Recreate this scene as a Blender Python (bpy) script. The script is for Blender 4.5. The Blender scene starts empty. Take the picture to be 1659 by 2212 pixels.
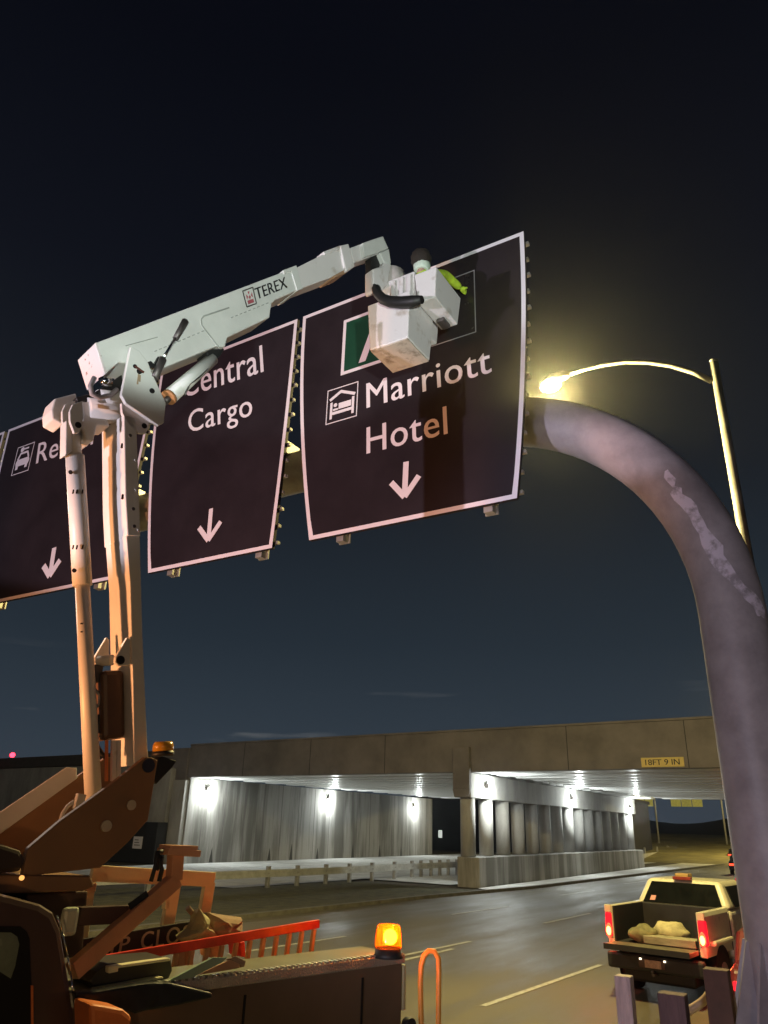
import bpy, bmesh, math, random
from mathutils import Vector, Matrix
random.seed(7)
S = bpy.context.scene
COL = S.collection
V = Vector

# ------------------------------------------------------------------ camera
# metres; x = along the gantry to the right, y = along the road, z = up
FPX, CXP, CYP, CAMH = 1600.0, 829.5, 1106.0, 3.0
ROLL = math.radians(1.62676); PITCH = math.radians(22.89578); YAW = math.radians(32)
fw = V((-math.sin(YAW)*math.cos(PITCH), math.cos(YAW)*math.cos(PITCH), math.sin(PITCH)))
r0 = V((math.cos(YAW), math.sin(YAW), 0)); u0 = r0.cross(fw)
rt = r0*math.cos(ROLL) + u0*math.sin(ROLL); up = -r0*math.sin(ROLL) + u0*math.cos(ROLL)
EYE = V((0, 0, CAMH))
cam = bpy.data.objects.new('camera', bpy.data.cameras.new('camera')); COL.objects.link(cam)
m = Matrix((rt, up, -fw)).transposed().to_4x4(); m.translation = EYE
cam.matrix_world = m
cam.data.sensor_fit = 'HORIZONTAL'; cam.data.sensor_width = 36; cam.data.lens = 36*FPX/1659
cam.data.clip_end = 3000; cam.data.clip_start = 0.05
S.camera = cam
S.render.resolution_x = 768; S.render.resolution_y = 1024
S.view_settings.view_transform = 'Standard'; S.view_settings.look = 'None'
S.view_settings.exposure = 0; S.view_settings.gamma = 1

# ------------------------------------------------------------------ night sky
w = bpy.data.worlds.new('World'); S.world = w; w.use_nodes = True
nt = w.node_tree; nt.nodes.clear(); N = nt.nodes.new; L = nt.links.new
out = N('ShaderNodeOutputWorld'); bg = N('ShaderNodeBackground'); tc = N('ShaderNodeTexCoord')
sep = N('ShaderNodeSeparateXYZ'); L(tc.outputs['Generated'], sep.inputs[0])
rp = N('ShaderNodeValToRGB'); L(sep.outputs['Z'], rp.inputs[0])
cr = rp.color_ramp
cr.elements[0].position = 0.0; cr.elements[0].color = (.040, .052, .070, 1)
cr.elements[1].position = 1.0; cr.elements[1].color = (.0018, .0022, .0055, 1)
for p, c in ((.06, (.033, .046, .062)), (.22, (.018, .027, .038)), (.42, (.0095, .0125, .018)), (.62, (.0048, .006, .0105)), (.8, (.0026, .0032, .0062))):
    e = cr.elements.new(p); e.color = (*c, 1)
# thin low cloud streaks
mp = N('ShaderNodeMapping'); mp.inputs['Scale'].default_value = (3.2, 3.2, 26); L(tc.outputs['Generated'], mp.inputs[0])
nz = N('ShaderNodeTexNoise'); nz.inputs['Scale'].default_value = 1.6; nz.inputs['Detail'].default_value = 5; L(mp.outputs[0], nz.inputs['Vector'])
mr = N('ShaderNodeMapRange'); mr.inputs[1].default_value = .63; mr.inputs[2].default_value = .80; mp.inputs['Location'].default_value = (1.7, .4, 0); L(nz.outputs['Fac'], mr.inputs[0])
lo = N('ShaderNodeMapRange'); lo.inputs[1].default_value = .20; lo.inputs[2].default_value = .10; L(sep.outputs['Z'], lo.inputs[0])
mu = N('ShaderNodeMath'); mu.operation = 'MULTIPLY'; L(mr.outputs[0], mu.inputs[0]); L(lo.outputs[0], mu.inputs[1])
mx = N('ShaderNodeMixRGB'); L(mu.outputs[0], mx.inputs[0]); L(rp.outputs[0], mx.inputs[1]); mx.inputs[2].default_value = (.12, .125, .13, 1)
L(mx.outputs[0], bg.inputs[0]); bg.inputs[1].default_value = 1.0; L(bg.outputs[0], out.inputs[0])

# ------------------------------------------------------------------ lamps standing outside the frame and in it, and an added fill
def lamp(kind, name, loc, energy, color, radius=.1, aim=None, angle=60, blend=.3):
    d = bpy.data.lights.new(name, kind); d.energy = energy; d.color = color; d.shadow_soft_size = radius
    o = bpy.data.objects.new(name, d); COL.objects.link(o); o.location = loc
    if kind == 'SPOT':
        d.spot_size = math.radians(angle); d.spot_blend = blend
        o.rotation_euler = (V(aim)-V(loc)).to_track_quat('-Z', 'Y').to_euler()
    return o
SOD = (1, .80, .30); WHT = (.93, 1, .96); AMB = (1, .36, .08)
lamp('SPOT', 'work_floodlight', (-6.55, -7.6, .6), 5200, (.96, .85, 1), .07, (-4.0, 6.5, 78), 120, .03)
lamp('SPOT', 'boom_floodlight', (2.6, -2.2, 2.0), 3300, (.88, 1, .93), .10, (-4.3, 3.7, 11.4), 44, .12)
lamp('SPOT', 'van_floodlight', (-1.4, -5.5, 2.2), 1500, (.90, .82, 1), .15, (-.75, 7.2, 4.2), 34, .4)
lamp('POINT', 'road_light_beyond_frame', (-26, 8, 13), 3600, (1, .80, .64), .25)
lamp('SPOT', 'amber_warning_light', (-5.85, -.35, 2.3), 1450, (1, .38, .14), .20, (-6.1, 4, 4.3), 72, .35)
lamp('POINT', 'warm_fill_behind', (2.4, -3.2, 2.3), 210, (1, .58, .26), .12)  # added warm fill for the turret cheek and body side, no real source
lamp('POINT', 'sodium_light_far', (-9, 104, 11), 15000, SOD, .3)

# ------------------------------------------------------------------ placing helpers
def ray(x, y): return fw + rt*((x-CXP)/FPX) - up*((y-CYP)/FPX)
def onX(x, y, X): d = ray(x, y); return EYE + d*(X/d.x)
def onY(x, y, Y): d = ray(x, y); return EYE + d*(Y/d.y)
def onZ(x, y, z): d = ray(x, y); return EYE + d*((z-CAMH)/d.z)
def onP(x, y, p0, n): d = ray(x, y); return EYE + d*((V(p0)-EYE).dot(n)/d.dot(n))
def z1(x, y): return (82.3+.3637*x, 466.3+.3637*y)
def z2(x, y): return (630.9+.3307*x, 466.3+.3307*y)
def z3(x, y): return (.2645*x, 877.8+.2645*y)
def z4(x, y): return (301.7+.2853*x, 630.9+.2853*y)
def zm(x, y): return (.2728*x, 1261.8+.2728*y)
def zb(x, y): return (.2976*x, 1563.5+.2976*y)
def zd(x, y): return (109.7+.3637*x, 1810.4+.3637*y)
def z6(x, y): return (713.2+.2976*x, 1865.2+.2976*y)

# ------------------------------------------------------------------ materials
MATS = {}
def mat(name, col, rough=.6, metal=0., var=.18, scale=3., bump=.0, bscale=40., spec=.5, streak=None, col2=None, lo_=.35, hi_=.65, emis=None, est=0., coat=0., rv=.12):
    """Painted or raw surface with blotchy colour variation, optional streaks (vertical stretch) and fine bump."""
    if name in MATS: return MATS[name]
    mt = bpy.data.materials.new(name); mt.use_nodes = True; MATS[name] = mt
    t = mt.node_tree; n = t.nodes; b = n['Principled BSDF']
    b.inputs['Roughness'].default_value = rough; b.inputs['Metallic'].default_value = metal
    b.inputs['Specular IOR Level'].default_value = spec; b.inputs['Coat Weight'].default_value = coat
    tcn = n.new('ShaderNodeTexCoord'); mpn = n.new('ShaderNodeMapping'); t.links.new(tcn.outputs['Object'], mpn.inputs[0])
    mpn.inputs['Scale'].default_value = streak or (1, 1, 1)
    a = n.new('ShaderNodeTexNoise'); a.inputs['Scale'].default_value = scale; a.inputs['Detail'].default_value = 6; a.inputs['Roughness'].default_value = .65
    t.links.new(mpn.outputs[0], a.inputs['Vector'])
    r = n.new('ShaderNodeValToRGB'); t.links.new(a.outputs['Fac'], r.inputs[0])
    r.color_ramp.elements[0].position = lo_; r.color_ramp.elements[1].position = hi_
    c2 = col2 or tuple(min(1, c*(1+var)) for c in col); c1 = col if col2 else tuple(c*(1-var) for c in col)
    r.color_ramp.elements[0].color = (*c1, 1); r.color_ramp.elements[1].color = (*c2, 1)
    t.links.new(r.outputs[0], b.inputs['Base Color'])
    rr = n.new('ShaderNodeMapRange'); t.links.new(a.outputs['Fac'], rr.inputs[0])
    rr.inputs[3].default_value = max(0.03, rough-rv); rr.inputs[4].default_value = min(1, rough+rv); t.links.new(rr.outputs[0], b.inputs['Roughness'])
    if bump:
        q = n.new('ShaderNodeTexNoise'); q.inputs['Scale'].default_value = bscale; q.inputs['Detail'].default_value = 4
        t.links.new(mpn.outputs[0], q.inputs['Vector'])
        bp = n.new('ShaderNodeBump'); bp.inputs['Strength'].default_value = bump; bp.inputs['Distance'].default_value = .02
        t.links.new(q.outputs['Fac'], bp.inputs['Height']); t.links.new(bp.outputs[0], b.inputs['Normal'])
    if emis: b.inputs['Emission Color'].default_value = (*emis, 1); b.inputs['Emission Strength'].default_value = est
    return mt
def glass(name, tint, alpha_rough=.05, mixf=.5, emis=None, est=0):
    """Coloured see-through plastic: transparent tint mixed with a glossy coat."""
    mt = bpy.data.materials.new(name); mt.use_nodes = True; t = mt.node_tree; n = t.nodes; n.clear()
    o = n.new('ShaderNodeOutputMaterial'); tr = n.new('ShaderNodeBsdfTransparent'); tr.inputs[0].default_value = (*tint, 1)
    p = n.new('ShaderNodeBsdfPrincipled'); p.inputs['Base Color'].default_value = (*tint, 1); p.inputs['Roughness'].default_value = alpha_rough
    if emis: p.inputs['Emission Color'].default_value = (*emis, 1); p.inputs['Emission Strength'].default_value = est
    mxx = n.new('ShaderNodeMixShader'); mxx.inputs[0].default_value = mixf
    t.links.new(tr.outputs[0], mxx.inputs[1]); t.links.new(p.outputs[0], mxx.inputs[2]); t.links.new(mxx.outputs[0], o.inputs[0])
    return mt
def glow(name, col, st): return mat(name, col, .4, emis=col, est=st, var=.02)

M_asph = mat('asphalt', (.112, .098, .068), .48, rv=.75, var=.32, scale=.35, bump=.5, bscale=60, streak=(1.5, .25, 1), spec=.5)
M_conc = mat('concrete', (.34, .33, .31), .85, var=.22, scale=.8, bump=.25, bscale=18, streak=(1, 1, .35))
M_wall = mat('streaked_concrete', (.15, .145, .13), .9, col2=(.36, .35, .33), scale=.75, bump=.3, bscale=14, streak=(1, 1.0, .09), lo_=.43, hi_=.58)
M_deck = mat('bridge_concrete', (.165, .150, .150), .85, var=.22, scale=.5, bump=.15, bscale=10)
M_soff = mat('soffit_paint', (.74, .75, .74), .32, var=.06, scale=.5, streak=(.3, 3, 1))
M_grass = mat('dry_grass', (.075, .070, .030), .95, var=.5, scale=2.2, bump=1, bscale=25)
M_dirt = mat('dirt', (.085, .075, .055), .95, var=.35, scale=1.2, bump=.8, bscale=20)
M_hill = mat('dark_hill', (.03, .033, .025), 1, var=.3, scale=.05)
M_line = mat('road_paint', (.46, .45, .40), .6, col2=(.20, .19, .17), scale=9, lo_=.45, hi_=.7)
M_galv = mat('galvanised_steel', (.42, .41, .40), .5, .35, var=.2, scale=4)
M_rail = mat('dull_guard_rail', (.52, .52, .51), .6, .1, var=.2, scale=2)
M_pipe = mat('grey_gantry_paint', (.32, .30, .32), .5, var=.22, scale=2.2, bump=.06, bscale=60)
M_white = mat('white_truck_paint', (.66, .67, .64), .42, var=.07, scale=2.5, bump=.03, bscale=80)
M_dirty = mat('scuffed_white_fibreglass', (.70, .67, .66), .5, col2=(.42, .36, .30), scale=5, lo_=.56, hi_=.74, bump=.1, bscale=70)
M_rusty = mat('grimy_bucket_floor', (.58, .48, .38), .6, col2=(.17, .11, .07), scale=7, lo_=.50, hi_=.72)
M_chip = mat('rust_chipped_paint', (.70, .64, .64), .5, col2=(.22, .08, .03), scale=9, lo_=.60, hi_=.64)
M_blk = mat('black_rubber', (.012, .012, .012), .55, var=.2)
M_hole = mat('dark_hole', (.006, .005, .005), .9)
M_steel = mat('dark_steel', (.10, .09, .085), .45, .5, var=.25)
M_sign = mat('brown_sign_sheeting', (.022, .017, .021), .6, var=.22, scale=.9, spec=.15)
M_swht = mat('white_sign_sheeting', (.80, .76, .80), .5, var=.02)
M_sgrn = mat('green_sign_sheeting', (.012, .065, .035), .45, var=.08)
M_alu = mat('aluminium_extrusion', (.45, .44, .40), .4, .6, var=.15)
M_orange = mat('orange_paint', (.75, .20, .05), .45, var=.12, scale=6)
M_redor = mat('red_orange_fibreglass', (.80, .055, .03), .35, var=.15, scale=6)
M_rung = mat('pale_rung', (.78, .46, .24), .5, var=.15)
M_tread = mat('tread_plate', (.42, .42, .38), .35, .5, var=.2, bump=.6, bscale=90)
M_body = mat('service_body_paint', (.15, .10, .065), .5, var=.12, scale=2)
M_cream = mat('cream_truck_paint', (.62, .58, .42), .3, var=.05, coat=.4)
M_dark = mat('dark_plastic', (.02, .02, .02), .5, var=.2)
M_win = mat('dark_window_glass', (.006, .007, .006), .06, var=.2, spec=.8)
M_chrome = mat('chrome', (.6, .6, .6), .12, 1, var=.05)
M_lime = mat('lime_hi_vis', (.56, .80, .05), .75, var=.15, scale=20)
M_skin = mat('skin', (.42, .26, .19), .6, var=.08, scale=12)
M_hair = mat('dark_hair', (.02, .014, .01), .8, var=.3, scale=40, bump=.6, bscale=90)
M_canvas = mat('canvas', (.42, .37, .20), .9, var=.25, scale=5, bump=.3, bscale=30)
M_taupe = mat('taupe_canvas', (.36, .24, .15), .9, var=.25, scale=5, bump=.3, bscale=30)
M_mint = mat('mint_board', (.30, .42, .30), .6, var=.12)
M_tan = mat('tan_board', (.50, .28, .15), .7, var=.15)
M_maroon = mat('weathered_timber', (.13, .085, .09), .8, var=.25, scale=5, streak=(4, 4, .5), bump=.4, bscale=30)
M_pinkp = mat('pale_timber', (.50, .42, .42), .8, var=.25, scale=5, streak=(4, 4, .5), bump=.4, bscale=30)
M_tire = mat('tyre', (.01, .01, .01), .85)
M_amber = glass('amber_plastic', (1, .42, .05), .1, .35)
M_amberoff = mat('unlit_amber_plastic', (.62, .30, .02), .2, var=.12, coat=.5)
M_tail = glow('lit_tail_lamp', (1, .05, .02), 4); M_tailhot = glow('lit_tail_bulb', (1, .42, .08), 9); M_taildim = mat('dim_tail_lamp', (.65, .02, .03), .2, emis=(.9, .01, .04), est=.7)
M_lens = glow('white_lamp_lens', (.93, 1, .96), 60)
M_sodl = glow('sodium_lamp_lens', (1, .86, .35), 140)

# ------------------------------------------------------------------ mesh helpers
class MB:
    def __init__(s): s.v = []; s.f = []; s.smooth = set()
    def add(s, vs, fs, smooth=False):
        o = len(s.v); s.v += [V(p) for p in vs]
        for q in fs:
            if smooth: s.smooth.add(len(s.f))
            s.f.append([i+o for i in q])
        return s
    def box(s, c, d, ax=None):
        c = V(c); ax = ax or (V((1, 0, 0)), V((0, 1, 0)), V((0, 0, 1)))
        vs = [c + ax[0]*(d[0]/2*i) + ax[1]*(d[1]/2*j) + ax[2]*(d[2]/2*k) for i in (-1, 1) for j in (-1, 1) for k in (-1, 1)]
        return s.add(vs, [(0, 1, 3, 2), (4, 6, 7, 5), (0, 4, 5, 1), (2, 3, 7, 6), (0, 2, 6, 4), (1, 5, 7, 3)])
    def bb(s, x0, x1, y0, y1, z0, z1_): return s.box(((x0+x1)/2, (y0+y1)/2, (z0+z1_)/2), (abs(x1-x0), abs(y1-y0), abs(z1_-z0)))
    def prism(s, pts, vec):
        n = len(pts); pts = [V(p) for p in pts]; vec = V(vec)
        return s.add(pts + [p+vec for p in pts], [tuple(range(n)), tuple(range(2*n-1, n-1, -1))] + [(i, (i+1) % n, n+(i+1) % n, n+i) for i in range(n)])
    def hexa(s, a, b): return s.add(list(a)+list(b), [(0, 1, 2, 3), (7, 6, 5, 4), (0, 4, 5, 1), (1, 5, 6, 2), (2, 6, 7, 3), (3, 7, 4, 0)])
    def tube(s, pts, r, seg=12, cap=True):
        pts = [V(p) for p in pts]; n = len(pts); rs = r if isinstance(r, (list, tuple)) else [r]*n
        t0 = (pts[1]-pts[0]).normalized(); a = t0.orthogonal().normalized(); vs = []
        for i, p in enumerate(pts):
            t = ((pts[min(i+1, n-1)]-pts[i]).normalized() + (pts[i]-pts[max(i-1, 0)]).normalized()).normalized()
            a = (a - t*a.dot(t)).normalized(); b = t.cross(a)
            vs += [p + (a*math.cos(2*math.pi*k/seg) + b*math.sin(2*math.pi*k/seg))*rs[i] for k in range(seg)]
        fs = [(i*seg+k, i*seg+(k+1) % seg, (i+1)*seg+(k+1) % seg, (i+1)*seg+k) for i in range(n-1) for k in range(seg)]
        s.add(vs, fs, True)
        if cap:
            o = len(s.v)-len(vs); s.f.append([o+k for k in range(seg)][::-1]); s.f.append([o+(n-1)*seg+k for k in range(seg)])
        return s
    def bar(s, a, b, wd, th, side):
        a = V(a); b = V(b); t = (b-a).normalized(); sd = V(side); sd = (sd-t*sd.dot(t)).normalized(); u = t.cross(sd)
        return s.box((a+b)/2, ((b-a).length, wd, th), (t, u, sd))
    def disc(s, c, n, r, th, seg=14): c = V(c); n = V(n).normalized(); return s.tube([c, c+n*th], r, seg)
    def ball(s, c, r, seg=12, rings=8, sc=(1, 1, 1)):
        c = V(c); vs = []; fs = []
        for i in range(rings+1):
            a = math.pi*i/rings
            for k in range(seg):
                b = 2*math.pi*k/seg; vs.append(c+V((math.sin(a)*math.cos(b)*r*sc[0], math.sin(a)*math.sin(b)*r*sc[1], math.cos(a)*r*sc[2])))
        for i in range(rings):
            for k in range(seg): fs.append((i*seg+k, (i+1)*seg+k, (i+1)*seg+(k+1) % seg, i*seg+(k+1) % seg))
        return s.add(vs, fs, True)
    def build(s, name, mt, parent=None, bevel=0., label=None, seg=2):
        me = bpy.data.meshes.new(name); org = V((0, 0, 0))
        if parent is None and s.v:
            lo = [min(p[i] for p in s.v) for i in range(3)]; hi = [max(p[i] for p in s.v) for i in range(3)]
            org = V(((lo[0]+hi[0])/2, (lo[1]+hi[1])/2, lo[2]))
        elif parent is not None: org = base_of(parent)
        me.from_pydata([p-org for p in s.v], [], s.f); me.update()
        b = bmesh.new(); b.from_mesh(me)
        bmesh.ops.recalc_face_normals(b, faces=b.faces); b.to_mesh(me); b.free()
        for i in s.smooth:
            if i < len(me.polygons): me.polygons[i].use_smooth = True
        o = bpy.data.objects.new(name, me); COL.objects.link(o)
        if isinstance(mt, (list, tuple)):
            for q in mt: me.materials.append(q)
        else: me.materials.append(mt)
        if parent is None: o.location = org
        else: o.parent = parent
        if bevel:
            md = o.modifiers.new('bevel', 'BEVEL'); md.width = bevel; md.segments = seg; md.limit_method = 'ANGLE'; md.angle_limit = math.radians(40)
            md.harden_normals = False
        if label: o['label'] = label
        return o
def base_of(o):
    p = V(o.location)
    while o.parent: o = o.parent; p = p + V(o.location)
    return p
def tag(o, label, cat, group=None):
    o['label'] = label; o['category'] = cat
    if group: o['group'] = group
    return o
def thing(name, loc, label, cat, group=None):
    o = bpy.data.objects.new(name, None); COL.objects.link(o); o.location = loc; o.empty_display_size = .2
    return tag(o, label, cat, group)
def struct(o): o['kind'] = 'structure'; return o
def recopy(root, loc, label, rz=0):
    r = root.copy(); COL.objects.link(r); r.location = loc; r.rotation_euler = (0, 0, rz); r['label'] = label
    for ch in list(root.children):
        c = ch.copy(); COL.objects.link(c); c.parent = r
        for g in ch.children:
            d = g.copy(); COL.objects.link(d); d.parent = c
    return r
def text_mesh(body, offset=.012, spacing=1.0):
    cu = bpy.data.curves.new('txt', 'FONT'); cu.body = body; cu.size = 1; cu.offset = offset; cu.space_character = spacing; cu.resolution_u = 4
    o = bpy.data.objects.new('txt', cu); COL.objects.link(o)
    dg = bpy.context.evaluated_depsgraph_get(); dg.update()
    me = bpy.data.meshes.new_from_object(o.evaluated_get(dg))
    vs = [v.co.copy() for v in me.vertices]; fs = [tuple(p.vertices) for p in me.polygons]
    bpy.data.objects.remove(o); bpy.data.curves.remove(cu); bpy.data.meshes.remove(me)
    return vs, fs
CAPH = max(v.y for v in text_mesh('H', 0)[0])
def lettering(name, body, P0, P1, P2, mt, parent, lift=None, offset=0., spacing=1.0, th=.004, bold=.02):
    """Writing laid on a surface: baseline P0->P1, capital height P0->P2, lifted by the vector 'lift'."""
    vs, fs = text_mesh(body, offset, spacing)
    x0 = min(v.x for v in vs); x1 = max(v.x for v in vs)
    P0 = V(P0); ex = V(P1)-P0; ey = V(P2)-P0; lf = V(lift or (0, 0, 0))
    mb = MB(); nl = ex.cross(ey).normalized(); nl = nl if nl.dot(EYE-P0) > 0 else -nl
    for k_ in ((-1, 0, 1) if bold else (0,)):
        mb.add([P0 + ex*((v.x-x0)/(x1-x0)) + ex.normalized()*(k_*bold*ey.length) + ey*(v.y/CAPH) + lf + nl*(.0008*k_) for v in vs], fs)
    return mb.build(name, mt, parent)
def strip(P, Q, wd, nrm, lift, mb, th=.004):
    """flat bar of paint from P to Q on a surface with normal nrm"""
    mb.bar(V(P)+V(nrm)*lift, V(Q)+V(nrm)*lift, wd, th, nrm)

# ================================================================== THE GROUND
g = MB(); g.add([(-400, -60, -.02), (400, -60, -.02), (400, 700, -.02), (-400, 700, -.02)], [(0, 1, 2, 3)]); struct(g.build('ground', M_dirt))
def sheet(name, pts, z, mt):
    mb = MB(); mb.add([(p[0], p[1], z) for p in pts], [tuple(range(len(pts)))]); return struct(mb.build(name, mt))
kerbx = lambda y: -17.9 + .0338*(y-33) if y > 0 else -19
sheet('road', [(-17.9-.9, -60), (9, -60), (9, 360), (-4, 360), (-14.3, 96), (-15.9, 57), (-16.5, 43), (-17.7, 33), (-18.6, 18)], 0, M_asph)
sheet('grass_verge', [(-30, -40), (-19.2, -40), (-18.9, 18), (-18.0, 33), (-17.3, 38.5), (-30, 39)], .03, M_grass)
sheet('sidewalk', [(-42.9, 30), (-26.6, 30), (-26.2, 41), (-20.6, 41), (-20.6, 90), (-42.9, 90)], .05, mat('pale_paving', (.62, .62, .60), .8, var=.2, scale=.6))
sheet('pavement', [(-18.5, 40.0), (-17.0, 39.2), (-16.75, 43), (-16.1, 57), (-14.5, 96), (-18.5, 96)], .05, MATS['pale_paving'])
k = MB()
cl = [(-18.75, -60), (-18.75, 18), (-17.85, 33), (-16.65, 43), (-16.05, 57), (-14.45, 96)]
for a, b in zip(cl, cl[1:]): k.bar((a[0], a[1], .06), (b[0], b[1], .06), .22, .15, (0, 0, 1))
struct(k.build('kerb', mat('worn_kerb', (.13, .12, .10), .85, var=.3)))
# lane markings: broken lines 3 m long and one solid edge line
mk = MB()
def dash(x0, y0, x1, y1, wd=.13): mk.bar((x0, y0, .006), (x1, y1, .006), wd, .004, (0, 0, 1))
for x, ys in ((-13.95, (15.8, 27.9, 40.0, 52)), (-10.35, (3.6, 15.8, 27.9, 40, 52)), (-10.45, ())):
    for y in ys: dash(x-.05, y, x+.3 if x < -12 else x+.15, y+4.6)
dash(-6.70, 14.6, -6.3, 20.6); dash(-6.2, 27, -5.9, 31.5); dash(-5.8, 39, -5.6, 43.5)
dash(-10.75, 17.2, -10.45, 22)
dash(-2.6, -20, -2.2, 80, .12)
struct(mk.build('road_markings', M_line))
# far grass bank beyond the bridge and the dark ridge behind it
bk = MB(); n = 20
prof = [(-30, 92, 0.0), (-30, 125, 1.2), (-30, 170, 4.0), (-30, 200, 4.4)]
vs = []; fs = []
for i in range(n+1):
    x = -40 + 47*i/n
    sh = max(0, (x+15))*1.0
    for (q, y, z) in ((0, 92+sh*1.2, 0.02), (1, 112+sh*1.6, .9), (2, 150+sh*1.6, 2.6+.25*math.sin(x*.3)), (3, 190+sh*1.6, 2.9)):
        vs.append((x, y, z))
for i in range(n):
    for j in range(3): fs.append((i*4+j, i*4+j+1, i*4+j+5, i*4+j+4))
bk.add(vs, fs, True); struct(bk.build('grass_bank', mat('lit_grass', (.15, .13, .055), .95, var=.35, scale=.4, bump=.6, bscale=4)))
hl = MB(); vs = []; fs = []
for i in range(41):
    x = -160 + 260*i/40
    h = 8 + 5.5*math.exp(-((x+18)/26)**2) + 1.2*math.sin(x*.11)
    vs += [(x, 300, -1), (x, 330, h*.8), (x, 370, h), (x, 420, -1)]
for i in range(40):
    for j in range(3): fs.append((i*4+j, i*4+j+1, i*4+j+5, i*4+j+4))
hl.add(vs, fs, True); struct(hl.build('hills', M_hill))

# ================================================================== THE BRIDGE
BT = math.radians(4.3)
BN = V((math.sin(BT), math.cos(BT), 0)); BD = V((math.cos(BT), -math.sin(BT), 0)); BA = V((-5.61, 39.61, 0))
def bf(X, z, back=0.):
    s = (X-BA.x)/BD.x; p = BA + BD*s + BN*back; return V((p.x, p.y, z))
br = thing('overpass_bridge', (-19.5, 58, 0), 'wide concrete road overpass on an abutment wall and a row of round columns', 'bridge')
def bslab(X0, X1, z0, z1_, b0, b1, name, mt, bev=0, label=None):
    mb = MB(); mb.hexa([bf(X0, z0, b0), bf(X1, z0, b0), bf(X1, z1_, b0), bf(X0, z1_, b0)], [bf(X0, z0, b1), bf(X1, z0, b1), bf(X1, z1_, b1), bf(X0, z1_, b1)])
    return mb.build(name, mt, br, bev, label)
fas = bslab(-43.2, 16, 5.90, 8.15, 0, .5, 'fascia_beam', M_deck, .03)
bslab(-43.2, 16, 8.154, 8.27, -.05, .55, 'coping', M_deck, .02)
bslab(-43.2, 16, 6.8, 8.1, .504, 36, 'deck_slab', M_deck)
for X_ in (-37.4, -31.2, -25.1, -13.2, -7.1, -1.0):
    bslab(X_-.02, X_+.02, 5.92, 8.15, -.006, .02, 'expansion_joint', M_blk)
sf = MB()
for i in range(29):   # adjacent box girders spanning between the supports
    y0 = .52 + i*1.25; dz_ = .05 if i % 2 else 0
    for (X0, X1) in ((-42.9, -20.05), (-19.0, 15)):
        sf.hexa([bf(X0, 5.9+dz_, y0), bf(X1, 5.9+dz_, y0), bf(X1, 6.78, y0), bf(X0, 6.78, y0)], [bf(X0, 5.9+dz_, y0+1.12), bf(X1, 5.9+dz_, y0+1.12), bf(X1, 6.78, y0+1.12), bf(X0, 6.78, y0+1.12)])
sf.build('girder_soffit', M_soff, br)
# pier: end block, cap, columns, plinth
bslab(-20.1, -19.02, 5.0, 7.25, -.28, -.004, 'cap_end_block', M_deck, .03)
cp = MB(); cp.bb(-20.05, -19.03, 40.5, 76.8, 4.55, 5.88); cp.build('pier_cap', M_conc, br, .03)
cpn = MB(); cpn.prism([(-20.1, 40.36, 5.0), (-19.02, 40.36, 5.0), (-19.1, 40.36, 4.57), (-20.0, 40.36, 4.57)], (0, .14, 0)); cpn.build('cap_nose', M_deck, br)
for i in range(15):
    y = 41.1 + i*2.47
    c = MB(); c.tube([(-19.53, y, 1.52), (-19.53, y, 4.552)], .42, 20); c.build('column', M_conc, br)
pl = MB(); pl.bb(-19.95, -18.62, 40.55, 76.6, 0, 1.5); pl.build('pier_plinth', M_wall, br, .03)
# abutment wall with pilaster
ab = MB(); ab.bb(-44.2, -42.94, 42.6, 81, 0, 5.9); ab.build('abutment_wall', M_wall, br)
nb = MB()
for i in range(16):   # shallow vertical form joints
    y = 44.2 + i*2.35; nb.bb(-42.96, -42.93, y, y+.05, 0, 5.9)
nb.build('form_joint', M_deck, br)
for y in (45.4, 52.2, 55.1, 58.9, 64.6, 69.5, 73.8):
    q = MB(); h = .9+random.random()*.6
    q.prism([(-42.925, y, 0.03), (-42.925, y+.42, .03), (-42.925, y+.22, h)], (-.02, 0, 0)); q.build('drain_stain', mat('damp_stain', (.05, .05, .045), .8), br)
pz = MB(); pz.hexa([(-47.2, 42.0, 0), (-44.4, 41.9, 0), (-44.4, 41.9, 6.5), (-46.6, 42.0, 7.4)], [(-47.2, 43.2, 0), (-44.4, 43.2, 0), (-44.4, 43.2, 6.5), (-46.6, 43.2, 7.4)])
pz.build('pilaster', M_conc, br, .03)
pz = MB(); pz.bb(-44.3, -43.05, 42.15, 42.58, 0, 5.7); pz.build('pilaster', M_conc, br, .03)
bslab(-46.8, -43.25, 5.6, 8.0, -.12, .4, 'end_block', M_deck, .03)

# retaining wall that carries the approach, to the left
rw = thing('retaining_wall', (-75, 44, 0), 'long grey retaining wall with a dark coping left of the overpass', 'wall')
def wl(X0, X1, z0, z1_, y0, y1, nm, mt):
    mb = MB(); s = .075
    mb.hexa([(X0, y0-(X0+44)*s, z0), (X1, y0-(X1+44)*s, z0), (X1, y0-(X1+44)*s, z1_), (X0, y0-(X0+44)*s, z1_)], [(X0, y1-(X0+44)*s, z0), (X1, y1-(X1+44)*s, z0), (X1, y1-(X1+44)*s, z1_), (X0, y1-(X0+44)*s, z1_)]); mb.build(nm, mt, rw)
wl(-140, -46.9, 0, 7.0, 42.7, 43.4, 'wall_face', M_conc); wl(-140, -46.9, 7.004, 7.9, 42.45, 43.4, 'parapet', mat('dark_parapet', (.07, .065, .06), .9)); 

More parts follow.
